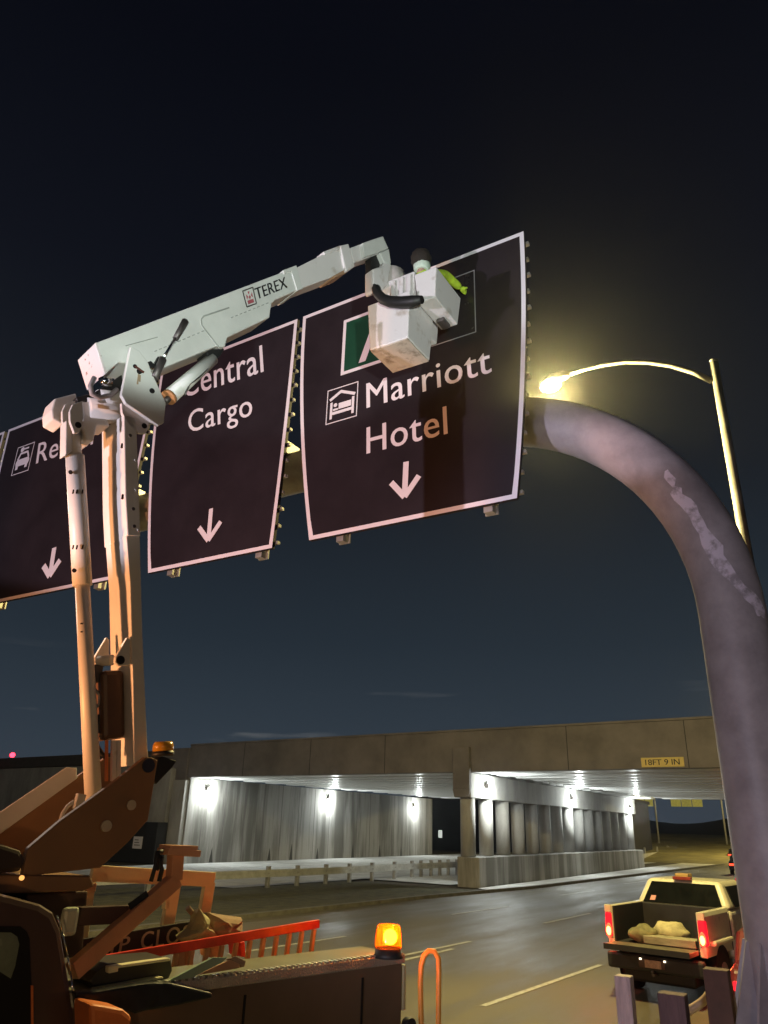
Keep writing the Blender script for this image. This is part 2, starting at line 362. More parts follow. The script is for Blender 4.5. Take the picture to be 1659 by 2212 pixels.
# wall lights
def wall_light(loc, face, label):
    t = thing('wall_light', loc, label, 'light', 'lights under the overpass')
    b = MB(); c = V(loc)
    b.bb(c.x, c.x+.22, c.y-.2, c.y+.2, c.z-.10, c.z+.16); b.build('housing', M_steel, t, .02)
    l = MB(); l.bb(c.x+.03, c.x+.26, c.y-.17, c.y+.17, c.z-.19, c.z-.104); l.build('lens', M_lens, t, .01)
    return t
wl_spots = [(-42.93, 44.4, 5.15, 'lit wall light nearest the left end of the abutment wall'), (-42.93, 60.3, 5.15, 'lit wall light midway along the abutment wall'),
    (-42.93, 76.5, 4.95, 'lit wall light at the far end of the abutment wall'), (-19.02, 42.6, 5.2, 'lit wall light on the pier cap nearest the road sign, brightest'),
    (-19.02, 58.0, 5.2, 'lit wall light midway along the pier cap'), (-19.02, 74.6, 5.1, 'lit wall light at the far end of the pier cap')]
w0 = wall_light(wl_spots[0][:3], 1, wl_spots[0][3])
for (x, y, z, lb) in wl_spots[1:]: recopy(w0, (x, y, z), lb)
for (x, y, z, lb) in wl_spots: lamp('POINT', 'wall_lamp', (x+.75, y, z-.34), 560, (.93, 1, .97), .12)

# clearance sign on the fascia
cs = thing('clearance_sign', bf(-8.4, 6.0, -.05), 'small yellow clearance sign reading 18 FT 9 IN on the overpass edge', 'sign')
mb = MB(); mb.prism([bf(-9.35, 5.98, -.05), bf(-7.3, 5.98, -.05), bf(-7.3, 6.42, -.05), bf(-9.35, 6.42, -.05)], BN*.04); mb.build('sign_plate', mat('yellow_sign_sheeting', (.62, .48, .14), .5, var=.06), cs)
lettering('lettering', '18FT 9 IN', bf(-9.15, 6.07, -.056), bf(-7.5, 6.07, -.056), bf(-9.15, 6.33, -.056), M_blk, cs, offset=0)

# guard rail
gr = thing('guardrail', (-25.4, 36, 0), 'galvanised guard rail on many short posts along the grass verge', 'guardrail')
gp = [V((-27.6, 22, .62)), V((-26.2, 28, .62)), V((-25.6, 33, .62)), V((-25.3, 38, .62)), V((-24.3, 43, .62)), V((-21.0, 42.0, .62))]
gp = [onZ(200, 1903, .66), onZ(459, 1892, .66), onZ(650, 1884, .66), onZ(780, 1878, .66), onZ(900, 1871, .66), onZ(1040, 1866, .66)]
rl = MB()
for a, b in zip(gp, gp[1:]):
    rl.bar(a+V((0, 0, .10)), b+V((0, 0, .10)), .13, .06, (1, -1, 0)); rl.bar(a-V((0, 0, .10)), b-V((0, 0, .10)), .13, .06, (1, -1, 0)); rl.bar(a, b, .09, .02, (1, -1, 0))
rl.build('rail', M_rail, gr)
for px in (309, 572, 640, 700, 752, 801, 848, 888, 908, 928, 946, 964, 983, 1000, 1012, 1024):
    for a, b, xa, xb in zip(gp, gp[1:], (200, 459, 650, 780, 900), (459, 650, 780, 900, 1040)):
        if xa <= px < xb:
            p = a.lerp(b, (px-xa)/(xb-xa)) + V((-.06, .14, 0)); q = MB(); q.bb(p.x-.09, p.x+.09, p.y-.09, p.y+.09, 0, .98); q.build('post', M_galv, gr, .01)

# dark building seen under the left span
db = thing('dark_building', (-48, 105, 0), 'dark low building behind the abutment wall with two small lit windows', 'building')
mb = MB(); mb.bb(-75, -26, 100, 112, 0, 6.5); mb.build('wall', mat('dark_cladding', (.012, .012, .014), .8), db)
mb = MB(); mb.bb(-75.2, -25.8, 99.8, 112.2, 6.504, 6.9); mb.build('roof', M_dark, db)
for px, py in ((951, 1801), (1001, 1797)):
    p = onY(px, py, 99.96); mb = MB(); mb.bb(p.x-.28, p.x+.28, 99.93, 99.99, p.z-.5, p.z+.45); mb.build('window', glow('lit_window', (.75, .8, .72), .8), db)
bpost = MB(); p = onY(928, 1820, 82); bpost.tube([(p.x, 82, 0), (p.x, 82, 3.2)], .12); tag(bpost.build('bollard_pipe', M_conc), 'pale vertical pipe standing at the far end of the abutment wall', 'pipe')
# small notice on the dark wall at the left
p = onY(297, 1820, 41.0); mb = MB(); mb.bb(p.x-.45, p.x+.45, 40.98, 41.04, p.z-.4, p.z+.4)
nt_ = thing('notice_board', (p.x, 41, p.z-.4), 'small white notice fixed to a dark electrical cabinet beside the retaining wall', 'notice'); mb.build('plate', M_swht, nt_)
for i in range(3):
    mb = MB(); mb.bb(p.x-.3, p.x+.1+.1*i, 40.965, 40.977, p.z+.15-.17*i, p.z+.2-.17*i); mb.build('printed_line', M_steel, nt_)
mb = MB(); mb.bb(p.x-7, onY(336, 1820, 41.05).x, 41.05, 42.0, 0, 2.75); tag(mb.build('electrical_cabinet', mat('dark_cabinet', (.02, .02, .022), .7), None, .04), 'long dark cabinet against the retaining wall, left of the abutment pilaster', 'cabinet')
# red lamp above the retaining wall
p = onY(27, 1631, 46); rd = thing('red_warning_light', (p.x, 46, 7.9), 'glowing red warning light on a short stem above the retaining wall', 'light')
mb = MB(); mb.tube([(p.x, 46, 7.9), (p.x, 46, p.z)], .05); mb.build('stem', M_steel, rd)
mb = MB(); mb.ball((p.x, 46, p.z), .24); mb.build('lens', glow('red_lens', (1, .03, .06), 7), rd)
lamp('POINT', 'red_lamp', (p.x, 45.6, p.z), 25, (1, .05, .1), .1)

# far side, seen under the right span
def far_sign(px0, py0, px1, py1, Yd, label, npan):
    a = onY(px0, py0, Yd); b = onY(px1, py1, Yd); t = thing('yellow_sign', ((a.x+b.x)/2, Yd, 0), label, 'sign', 'yellow-lit signs beyond the overpass')
    w_ = (b.x-a.x)/npan
    for i in range(npan):
        mb = MB(); mb.bb(a.x+i*w_+.06, a.x+(i+1)*w_-.06, Yd, Yd+.08, b.z, a.z+2.2); mb.build('panel', mat('sodium_lit_sign', (.50, .45, .12), .5, var=.2, emis=(.5, .45, .1), est=.28), t)  # lamp light on the panels put into yellow colour and faint emission
    return t
far_sign(1374, 1722, 1412, 1742, 150, 'yellow-lit overhead sign beyond the overpass, the one near the pier end', 2)
far_sign(1447, 1722, 1519, 1743, 150, 'wider yellow-lit overhead sign beyond the overpass, right of the far lamp pole', 3)
for px, lb in ((1421, 'far grey lamp pole between the two yellow-lit signs'), (1567, 'far grey lamp pole beside the big curved column')):
    p = onZ(px, 1806, .5); p = onY(px, 1800, 128); q = MB(); q.tube([(p.x, 128, 0), (p.x+.1, 128, 14)], [.16, .09], 8); tag(q.build('lamp_pole', M_galv), lb, 'pole', 'far lamp poles')
fb = thing('road_barrier', (-14, 100, 0), 'low concrete barrier with short posts at the far road edge past the pier', 'barrier')
a = onZ(1375, 1861, 0); b = onZ(1560, 1830, .1); mb = MB(); mb.bar(V((a.x, a.y, .35)), V((b.x, b.y, .35)), .25, .7, (0, 0, 1)); mb.build('barrier_wall', M_conc, fb)
for i in range(12):
    p = V((a.x, a.y, 0)).lerp(V((b.x, b.y, 0)), .05+i*.08); mb = MB(); mb.bb(p.x-.09, p.x+.09, p.y-.1, p.y+.1, .7, 1.35); mb.build('post', M_galv, fb)

# ================================================================== SIGN GANTRY
GX, GR_, GY = -.75, .285, 7.2
ga = thing('sign_gantry', (GX, GY, 0), 'thick grey tube gantry curving down from behind the signs into one column', 'gantry')
RB = 2.63; cxx, czz = GX-RB, 7.46-RB
path = [(GX, GY, 0.4)] + [(GX, GY, .9+i*.6) for i in range(7)]
path = [p for p in path if p[2] < czz-.05] + [(cxx+RB*math.cos(a), GY, czz+RB*math.sin(a)) for a in [math.radians(90*i/22) for i in range(23)]]
path += [(cxx-2-i*2, GY, 7.46) for i in range(9)]
mb = MB(); mb.tube(path, GR_, 32); mb.build('tube', M_pipe, ga)
def scar():
    mt = mat('scraped_primer', (.62, .58, .68), .6, col2=(.30, .28, .31), scale=9, lo_=.46, hi_=.62)
    return mt
# scraped patch of pale primer following the bend
px8 = lambda x, y: (1097.2+.3472*x, 713.2+.3472*y)
L_, R_ = [], []
for (x, y, h) in ((985, 872, 12), (992, 905, 26), (1020, 935, 20), (1032, 975, 12), (1045, 1000, 30), (1060, 1040, 32), (1105, 1070, 28), (1140, 1110, 26), (1160, 1150, 30), (1185, 1200, 30), (1215, 1250, 36), (1245, 1310, 40), (1290, 1370, 48), (1300, 1420, 44), (1345, 1480, 34), (1400, 1540, 28), (1450, 1600, 24), (1510, 1660, 26), (1550, 1700, 30), (1575, 1760, 26), (1600, 1790, 6)):
    j = random.uniform(-8, 8); h = h*random.uniform(.95, 1.5)
    L_.append((x-h*.8+j, y+h*.5)); R_.append((x+h*.8-j, y-h*.5))
def ontube(x, y):
    """first hit of the view ray with the gantry tube (torus bend, then cylinder)"""
    d = ray(*px8(x, y)).normalized(); t = 4.0
    for _ in range(120):
        p = EYE + d*t
        q = V((p.x-cxx, 0, p.z-czz))
        if q.z > 0 and p.x > cxx: dd = math.hypot(q.length-RB, p.y-GY)-GR_
        else: dd = math.hypot(p.x-GX, p.y-GY)-GR_
        t += dd
        if abs(dd) < 1e-4: break
    return EYE + d*(t-.004)
vs = []; 
for a, b in zip(L_, R_):
    for i in range(4): vs.append(ontube(a[0]+(b[0]-a[0])*i/3, a[1]+(b[1]-a[1])*i/3))
fs = [(i*4+j, i*4+j+1, i*4+j+5, i*4+j+4) for i in range(len(L_)-1) for j in range(3)]
mb = MB(); mb.add(vs, fs, True); mb.build('scraped_patch', scar(), ga)
mb = MB(); mb.tube([(GX, GY, .3), (GX, GY, .9), (GX, GY, 1.5)], [.52, .46, .44], 24); mb.build('base_flange', M_pipe, ga)
for i in range(12):
    a = 2*math.pi*i/12; ca, sa = math.cos(a), math.sin(a)
    mb = MB(); u = V((ca, sa, 0)); t_ = V((-sa, ca, 0))*.02; c0 = V((GX, GY, 0))
    mb.prism([c0+u*.27+V((0, 0, 2.25))-t_/2, c0+u*.30+V((0, 0, 2.25))-t_/2, c0+u*.56+V((0, 0, 1.35))-t_/2, c0+u*.60+V((0, 0, .3))-t_/2, c0+u*.27+V((0, 0, .3))-t_/2], t_)
    mb.build('gusset', M_pipe, ga)

# ================================================================== SIGNS
SY = 6.55
def sy(x, y, Y=SY): return onY(x, y, Y)
def sign_panel(x0t, x1t, x0b, x1b, zt, zb_, label, name='road_sign', y=SY):
    """panel whose sides swing inward towards the bottom; white border strip; ribs and posts behind"""
    t = thing(name, ((x0t+x1t)/2, y+.2, zb_), label, 'road sign', 'overhead signs on the gantry')
    n = 12
    def side(a, b, k, inset=0): return a + (b-a)*(k**1.9)
    zs = [zt + (zb_-zt)*i/n for i in range(n+1)]
    def outline(ins):
        Lp = []; Rp = []
        for i in range(n+1):
            k = i/n; z = zs[i]
            z = zt-ins if i == 0 else (zb_+ins if i == n else z)
            Lp.append((side(x0t, x0b, k)+ins, z)); Rp.append((side(x1t, x1b, k)-ins, z))
        return Lp + Rp[::-1]
    o = outline(0); mb = MB(); mb.prism([(a, y, b) for a, b in o], (0, .05, 0)); mb.build('panel', M_sign, t)
    i0 = outline(.0); i1 = outline(.052); bd = MB(); m_ = len(i0); yy = y-.004
    bd.add([(a, yy, b) for a, b in i0] + [(a, yy, b) for a, b in i1], [(k, (k+1) % m_, m_+(k+1) % m_, m_+k) for k in range(m_)]); bd.build('border', M_swht, t)
    for i in range(15):   # horizontal ribs, ends just showing past the edge
        k = (i+.6)/15; z = zt + (zb_-zt)*k; a = side(x0t, x0b, k); b = side(x1t, x1b, k)
        e = .016 if i % 2 else .030
        mb = MB(); mb.bb(a-e*.6, b+e, y+.052, y+.10, z-.018, z+.018); mb.build('rib', M_alu, t)
    for f in (.14, .86):  # posts behind
        x = x0b+(x1b-x0b)*f; mb = MB(); mb.bb(x-.05, x+.05, y+.104, y+.2, zb_-.04, zt-.1); mb.bb(x-.075, x+.075, y+.20, y+.22, zb_-.04, zt-.1); mb.build('mounting_beam', M_alu, t)
        mb = MB(); mb.bb(x-.12, x+.12, y+.224, GY-.05, 7.62, 7.80); mb.build('clamp', M_alu, t)
    return t
def writing(t, name, body, pz, p0, p1, p2, mt=M_swht, off=.010, sp=1.0):
    return lettering(name, body, sy(*pz(*p0)), sy(*pz(*p1)), sy(*pz(*p2)), mt, t, lift=(0, -.008, 0), offset=0, spacing=sp, bold=.012)
def arrow(t, top, tip, lw, rw_, wd=.072):
    mb = MB(); T, P_, A, B = [sy(*q) + V((0, -.008, 0)) for q in (top, tip, lw, rw_)]
    mb.bar(T, P_+V((0, 0, .05)), wd, .003, (0, 1, 0)); 
    A.y -= .002; B.y -= .002
    mb.bar(A, P_+V((0, -.002, 0)), wd, .003, (0, 1, 0)); mb.bar(B, P_+V((0, -.004, 0)), wd, .003, (0, 1, 0))
    mb.build('arrow', M_swht, t)
def poly_on(t, name, pts, mt, lift, y=SY, th=.003):
    mb = MB(); mb.prism([sy(*q, y)+V((0, -lift, 0)) for q in pts], (0, -th, 0)); return mb.build(name, mt, t)
def frame_on(mb, x0, x1, z0, z1_, wd, y):
    mb.bb(x0, x1, y, y+.003, z1_-wd, z1_); mb.bb(x0, x1, y, y+.003, z0, z0+wd); mb.bb(x0, x0+wd, y, y+.003, z0+wd, z1_-wd); mb.bb(x1-wd, x1, y, y+.003, z0+wd, z1_-wd)

# hotel sign
h = sign_panel(-5.51, -2.26, -5.13, -2.50, 9.50, 6.10, 'brown overhead sign for the Hotel with green letter panel, nearest the column')
writing(h, 'lettering', 'Marriott', z2, (490, 1257), (1305, 1023), (488, 1098), off=.006, sp=1.06)
writing(h, 'lettering', 'Hotel', z2, (490, 1556), (1017, 1424), (490, 1385), off=.006, sp=1.06)
arrow(h, (878, 998), (875, 1074), (846, 1043), (906, 1028))
a = sy(737, 687); b = sy(900, 760)
mb = MB(); mb.bb(-4.80, -3.3, SY-.008, SY-.004, 8.30, 9.16); mb.build('green_panel', M_sgrn, h)
mb = MB(); frame_on(mb, -4.80, -3.3, 8.30, 9.16, .045, SY-.013); mb.build('green_panel_border', M_swht, h)
lettering('lettering', 'A', (-4.52, SY-.012, 8.40), (-3.98, SY-.012, 8.40), (-4.52, SY-.012, 9.06), M_swht, h, offset=0)
a = sy(*z2(235, 1145)); b = sy(*z2(430, 1310)); X0, X1, Z0, Z1 = a.x, sy(*z2(433, 1200)).x, sy(*z2(330, 1340)).z, a.z
X0, X1, Z0, Z1 = sy(*z2(235, 1145)).x, sy(*z2(435, 1088)).x, sy(*z2(232, 1365)).z, sy(*z2(235, 1145)).z
ic = MB(); frame_on(ic, X0, X1, Z0, Z1, .012, SY-.008)
W_, H_ = X1-X0, Z1-Z0
def rel(u, v, d=.008): return V((X0+u*W_, SY-d, Z0+v*H_))
ic.bar(rel(.10, .68), rel(.46, .86), .04, .003, (0, 1, 0)); ic.bar(rel(.44, .86, .010), rel(.92, .66, .010), .04, .003, (0, 1, 0))
ic.bar(rel(.16, .12), rel(.16, .60), .035, .003, (0, 1, 0)); ic.bar(rel(.86, .12), rel(.86, .60), .035, .003, (0, 1, 0))
ic.bar(rel(.20, .27), rel(.82, .27), .04, .003, (0, 1, 0)); ic.bar(rel(.40, .44), rel(.80, .44), .085, .003, (0, 1, 0))
ic.disc(rel(.29, .50), (0, 1, 0), .028, .003, 14); ic.bar(rel(.22, .37), rel(.38, .37), .025, .003, (0, 1, 0))
ic.build('lodging_symbol', M_swht, h)

# cargo sign
c = sign_panel(-8.31, -5.61, -7.88, -5.70, 9.50, 6.10, 'brown overhead sign reading Central Cargo, between the hotel and rental signs')
writing(c, 'lettering', 'Central', z4, (335, 803), (940, 604), (335, 612), off=.006, sp=1.06)
writing(c, 'lettering', 'Cargo', z4, (372, 1066), (856, 935), (372, 905), off=.006, sp=1.06)
arrow(c, (457, 1099), (451, 1168), (431, 1140), (478, 1127))

# rental sign
r_ = sign_panel(-12.30, -8.41, -12.0, -8.62, 9.53, 6.12, 'brown overhead sign reading Rental with a car symbol, behind the boom mast')
writing(r_, 'lettering', 'Rental', z3, (297, 470), (760, 310), (320, 305), off=.006, sp=1.06)
arrow(r_, z3(447, 1155), z3(410, 1388), z3(360, 1302), z3(495, 1255), .10)
A_, B_, C_ = sy(*z3(150, 340)), sy(*z3(285, 303)), sy(*z3(105, 567))
X0, Z1 = A_.x, A_.z+.0; X1 = B_.x; Z0 = C_.z; W_, H_ = X1-X0, Z1-Z0
ic = MB(); frame_on(ic, X0, X1, Z0, Z1, .014, SY-.008)
ic.prism([rel(.14, .28), rel(.86, .28), rel(.90, .42), rel(.84, .52), rel(.16, .52), rel(.10, .42)], (0, .003, 0))
ic.bar(rel(.18, .52), rel(.30, .72), .04, .003, (0, 1, 0)); ic.bar(rel(.82, .52), rel(.70, .72), .04, .003, (0, 1, 0)); ic.bar(rel(.28, .72, .010), rel(.72, .72, .010), .04, .003, (0, 1, 0))
ic.bar(rel(.16, .22), rel(.30, .22), .06, .003, (0, 1, 0)); ic.bar(rel(.70, .22), rel(.84, .22), .06, .003, (0, 1, 0))
ic.bar(rel(.36, .86), rel(.72, .86), .03, .003, (0, 1, 0)); ic.disc(rel(.34, .86, .010), (0, 1, 0), .05, .003, 12)
ic.build('car_rental_symbol', M_swht, r_)
# next sign, only its edge in frame
sign_panel(-15.6, -12.42, -15.3, -12.66, 9.53, 6.12, 'brown overhead sign of which only the right edge shows at the far left')

# dark patch being laid over the hotel sign
pt = thing('sign_overlay', (-3.2, SY-.03, 8.29), 'dark square cover sheet with thin pale edge held against the hotel sign', 'sign panel')
mb = MB(); mb.bb(-3.62, -2.90, SY-.036, SY-.020, 8.27, 9.16); mb.build('sheet', mat('overlay_sheeting', (.026, .021, .024), .25, var=.1), pt)
mb = MB(); frame_on(mb, -3.63, -2.885, 8.262, 9.168, .012, SY-.040); mb.build('edge_trim', mat('thin_trim', (.30, .28, .30), .4), pt)

# ================================================================== STREET LAMP
sl = thing('street_lamp', (-1.08, 14.4, 0), 'tall lit sodium street lamp with a curved arm, behind the gantry', 'street lamp')
mb = MB(); mb.tube([(-1.1, 14.4, 0), (-1.09, 14.4, 11.95)], [.13, .085], 14); mb.build('pole', mat('weathered_lamp_steel', (.22, .215, .20), .55, .2, var=.2), sl)
mb = MB(); mb.tube([(-1.09, 14.4, 11.94), (-1.09, 14.4, 12.0)], .09, 14); mb.build('pole_cap', M_galv, sl)
arm = [onY(x, y, 14.4) for x, y in ((1537, 823), (1500, 805), (1450, 790), (1400, 783), (1350, 782), (1300, 789), (1260, 799), (1222, 812))]
mb = MB(); mb.tube(arm, [.065, .058, .052, .048, .045, .042, .04, .04], 10); mb.build('arm', MATS['weathered_lamp_steel'], sl)
mb = MB(); e = arm[-1]
mb.tube([e+V((.12, 0, .02)), e+V((-.05, 0, .02)), e+V((-.35, 0, .0)), e+V((-.62, 0, -.03))], [.05, .11, .15, .05], 14); lh = mb.build('lamp_head', M_galv, sl)
mb = MB(); mb.ball(e+V((-.36, -.02, -.17)), .17, 16, 10, (1.45, 1.0, .75)); mb.build('lens', M_sodl, sl)
lamp('POINT', 'sodium_lamp', e+V((-.36, 0, -.42)), 10000, SOD, .12)

# ================================================================== BUCKET TRUCK
T0 = V((-4.03, 3.44, 0)); BDR = V((.26, .966, 0)).normalized(); BNM = V((.966, -.26, 0)).normalized(); UZ = V((0, 0, 1))
def bp(q, off=0.): return onP(q[0], q[1], T0 + BNM*off, BNM)
bt = thing('bucket_truck', (-4.2, 3.2, 0), 'aerial bucket truck with white boom raised to the signs and brown-lit service body', 'truck')
def plate(name, pts, off, th, mt, bev=.006, label=None, parent=None):
    """outline on the boom's side plane, near face 'off' metres towards the camera, 'th' metres thick"""
    mb = MB(); mb.prism([bp(q, off) for q in pts], BNM*-th); return mb.build(name, mt, parent or bt, bev, label)
# --- upper boom
ub = plate('main_boom', [z1(345, 752), z1(1535, 302), z1(1568, 430), z1(1412, 498), z1(1388, 520), z1(1376, 603), z1(1126, 722), z1(1112, 778), z1(1060, 775), z1(740, 905), z1(480, 868), z1(402, 938)], .15, .29, M_white, .012)
plate('boom_end_cap', [z1(338, 755), z1(352, 749), z1(410, 932), z1(396, 942)], .156, .302, M_chip, .004)
plate('stiffener', [z1(1455, 322), z1(1535, 293), z1(1572, 432), z1(1540, 445), z1(1505, 330), z1(1462, 345)], .16, .31, M_white, .004)
# seams on the boom side
sm = MB()
def seam(pts, wd=.008, off=.152, mt=None):
    for a, b in zip(pts, pts[1:]): sm.bar(bp(z1(*a), off), bp(z1(*b), off), wd, .005, BNM)
seam([(1135, 545), (985, 595), (968, 615), (972, 650), (1080, 790)], .012)
seam([(520, 772), (710, 720)], .006)
for i in range(9): 
    x = 1145+i*26; seam([(x, 606-(x-1145)*.40), (x+14, 600-(x-1145)*.40)], .007)
for i in range(11):
    x = 690+i*28; seam([(x, 806-(x-690)*.42), (x+16, 800-(x-690)*.42)], .007)
sm.build('side_seam', mat('seam_grey', (.32, .34, .31), .6), ub)
lettering('lettering', 'TEREX', bp(z1(1300, 497), .155), bp(z1(1482, 424), .155), bp(z1(1284, 432), .155), M_blk, ub, offset=0, spacing=1.02)
lg = MB()
LG = [bp(z1(*q), .154) for q in ((1215, 447), (1275, 424), (1297, 520), (1240, 541))]
def lq(u, v): return LG[3].lerp(LG[2], u).lerp(LG[0].lerp(LG[1], u), v)
for a, b in (((0, 0), (1, 0)), ((1, 0), (1, 1)), ((1, 1), (0, 1)), ((0, 1), (0, 0))): lg.bar(lq(*a), lq(*b), .010, .003, BNM)
lg.build('logo_frame', M_steel, ub)
lg = MB()
def lpoly(ps): lg.prism([lq(*p) for p in ps], BNM*.002)
lpoly([(.2, .12), (.8, .12), (.8, .34), (.2, .34)]); lpoly([(.2, .42), (.36, .58), (.2, .74)]); lpoly([(.8, .42), (.8, .74), (.64, .58)]); lpoly([(.38, .5), (.5, .38), (.62, .5), (.5, .62)]); lpoly([(.4, .86), (.5, .66), (.6, .86)])
lg.build('logo', mat('red_logo', (.40, .10, .12), .5), ub)
# telescoping sections, in the same plane but narrower
plate('telescopic_section', [z1(1530, 310), z2(205, 250), z2(330, 208), z2(360, 350), z2(265, 398), z2(65, 472), z1(1565, 425)], .125, .24, M_dirty, .01)
plate('section_collar', [z2(315, 192), z2(370, 180), z2(412, 330), z2(352, 368)], .15, .29, M_dirty, .012)
plate('section_collar', [z2(205, 232), z2(318, 190), z2(325, 214), z2(215, 254)], .14, .12, M_dirty, .01)
plate('wear_pad', [z2(262, 396), z2(345, 350), z2(356, 372), z2(275, 404)], .13, .22, mat('tan_wear_pad', (.40, .24, .14), .7), .004)
plate('inner_section', [z2(380, 208), z2(545, 150), z2(585, 240), z2(405, 308)], .10, .19, M_dirty, .008)
plate('boom_head', [z2(460, 176), z2(540, 148), z2(596, 130), z2(608, 160), z2(632, 212), z2(560, 240), z2(470, 270)], .14, .27, M_white, .012)
plate('boom_head', [z2(575, 240), z2(634, 214), z2(648, 305), z2(640, 330), z2(600, 300)], .14, .25, M_white, .01)
plate('knuckle', [z2(515, 262), z2(585, 244), z2(600, 330), z2(560, 345), z2(520, 350)], .08, .10, M_blk, .01)
jib = plate('jib_link', [z2(528, 345), z2(590, 328), z2(600, 300), z2(650, 315), z2(625, 450), z2(600, 478), z2(540, 497), z2(528, 480)], .14, .13, M_dirty, .014)
mb = MB(); mb.disc(bp(z2(541, 462), .145), BNM, .030, .006, 14); mb.build('pin', M_hole, jib)
mb = MB(); a = bp(z2(640, 395), .05); b = bp(z2(640, 520), .05); mb.tube([bp(z2(640, 350), .02), bp(z2(645, 380), .02), bp(z2(640, 470), .02), bp(z2(625, 525), .02)], [.09, .15, .15, .08], 18); mb.build('rotator', mat('clear_plastic_wrap', (.52, .47, .45), .12, var=.2, scale=9, coat=.6), bt)
mb = MB(); hz = [onY(*z2(*q), 5.14) for q in ((548, 470), (562, 512), (595, 545), (645, 562), (710, 566), (780, 560), (850, 547))]
mb.tube(hz, [.045, .05, .055, .06, .062, .06, .04], 14); mb.build('hose', M_blk, bt)

# --- bucket (two tubs and a tool tray), long axes along x and y
def bbx(name, x0, x1, y0, y1, z0, z1_, mt, bev=.03, par=None, taper=0.):
    mb = MB(); t = taper
    mb.hexa([(x0+t, y0+t, z0), (x1-t, y0+t, z0), (x1-t, y1-t, z0), (x0+t, y1-t, z0)], [(x0, y0, z1_), (x1, y0, z1_), (x1, y1, z1_), (x0, y1, z1_)])
    return mb.build(name, mt, par or bt, bev, seg=3)
# tub: open top with walls
def tub(name, x0, x1, y0, y1, z0, z1_, mt, th=.03):
    mb = MB(); t = .03
    O = [(x0+t, y0+t), (x1-t, y0+t), (x1-t, y1-t), (x0+t, y1-t)]; P_ = [(x0, y0), (x1, y0), (x1, y1), (x0, y1)]
    I = [(x0+th, y0+th), (x1-th, y0+th), (x1-th, y1-th), (x0+th, y1-th)]
    vs = [(*p, z0) for p in O] + [(*p, z1_) for p in P_] + [(*p, z1_) for p in I] + [(p[0], p[1], z0+.06) for p in I]
    fs = [(3, 2, 1, 0)] + [(i, (i+1) % 4, 4+(i+1) % 4, 4+i) for i in range(4)] + [(4+i, 4+(i+1) % 4, 8+(i+1) % 4, 8+i) for i in range(4)] + [(8+i, 8+(i+1) % 4, 12+(i+1) % 4, 12+i) for i in range(4)] + [(12, 13, 14, 15)]
    mb.add(vs, fs); return mb.build(name, mt, bt, .038, seg=4)
lowt = tub('lower_bucket_body', -3.54, -3.03, 5.22, 5.74, 7.45, 8.00, M_dirty)
mb = MB(); mb.hexa([(-3.50, 5.26, 7.435), (-3.07, 5.26, 7.435), (-3.07, 5.70, 7.435), (-3.50, 5.70, 7.435)], [(-3.50, 5.26, 7.449), (-3.07, 5.26, 7.449), (-3.07, 5.70, 7.449), (-3.50, 5.70, 7.449)]); mb.build('floor_pan', M_rusty, lowt)
upt = tub('bucket', -3.52, -3.06, 5.36, 5.96, 7.80, 8.36, M_dirty)
for x in (-3.30, -3.20, -3.11): q = MB(); q.bb(x-.025, x+.025, 5.325, 5.365, 8.02, 8.31); q.build('moulded_rib', M_dirty, upt, .008)
st_ = tub('side_bucket', -3.05, -2.79, 5.34, 5.92, 7.93, 8.29, M_dirty)
mb = MB(); mb.bb(-2.97, -2.88, 5.68, 5.84, 7.88, 7.925); mb.build('step', M_steel, st_, .01)

# --- knuckle between the booms
plate('pivot_plate', [z1(550, 775), z1(600, 800), z1(652, 868), z1(690, 962), z1(760, 1112), z1(748, 1228), z1(716, 1246), z1(522, 1112), z1(495, 1062), z1(520, 930)], .21, .035, M_white, .005)
plate('pivot_plate', [z1(500, 775), z1(545, 790), z1(600, 862), z1(640, 962), z1(700, 1112), z1(690, 1228), z1(660, 1240), z1(470, 1112), z1(445, 1062), z1(470, 930)], -.18, .035, M_white, .005)
for q in ((600, 925, .020), (676, 1040, .020), (575, 895, .016)):
    hm = MB(); hm.disc(bp(z1(q[0], q[1]), .212), BNM, q[2], .006); hm.build('pin', M_hole, bt)
mb = MB(); mb.bar(bp(z1(575, 893), .218), bp(z1(628, 930), .218), .014, .01, BNM); mb.build('pin_keeper', mat('rust', (.10, .03, .02), .8), bt)
plate('slide_housing', [z1(225, 1075), z1(330, 1050), z1(500, 940), z1(520, 1110), z1(430, 1110), z1(235, 1100)], .04, .2, M_blk, .01)
hs = MB(); hs.tube([bp(z1(*q), .13) for q in ((335, 960), (310, 1010), (320, 1060), (365, 1080), (430, 1065), (470, 1030))], .018, 10); hs.build('hose', mat('grey_hose', (.35, .33, .34), .5), bt)
hs = MB(); hs.tube([bp(z1(*q), .10) for q in ((385, 960), (395, 985), (430, 990))], .035, 10); hs.build('hose_end', M_chrome, bt)
for off, dx in ((.18, 0), (-.10, -46)):
    plate('elbow_bracket', [z1(495+dx, 1110), z1(545+dx, 1135), z1(655+dx, 1205), z1(662+dx, 1255), z1(640+dx, 1292), z1(600+dx, 1290), z1(535+dx, 1240), z1(500+dx, 1170)], off, .03, M_dirty, .004)
mb = MB(); mb.disc(bp(z1(630, 1248), .183), BNM, .02, .006); mb.build('pin', M_hole, bt)
mb = MB(); mb.tube([bp(z1(290, 1150), .02), bp(z1(610, 1190), .02)], .085, 20); mb.tube([bp(z1(360, 1130), -.02), bp(z1(500, 1140), -.02)], .12, 20); mb.build('elbow_tube', M_white, bt)
plate('elbow_bracket', [z1(80, 1150), z1(98, 1085), z1(225, 1052), z1(235, 1100), z1(150, 1240), z1(85, 1205)], -.02, .18, M_white, .01)
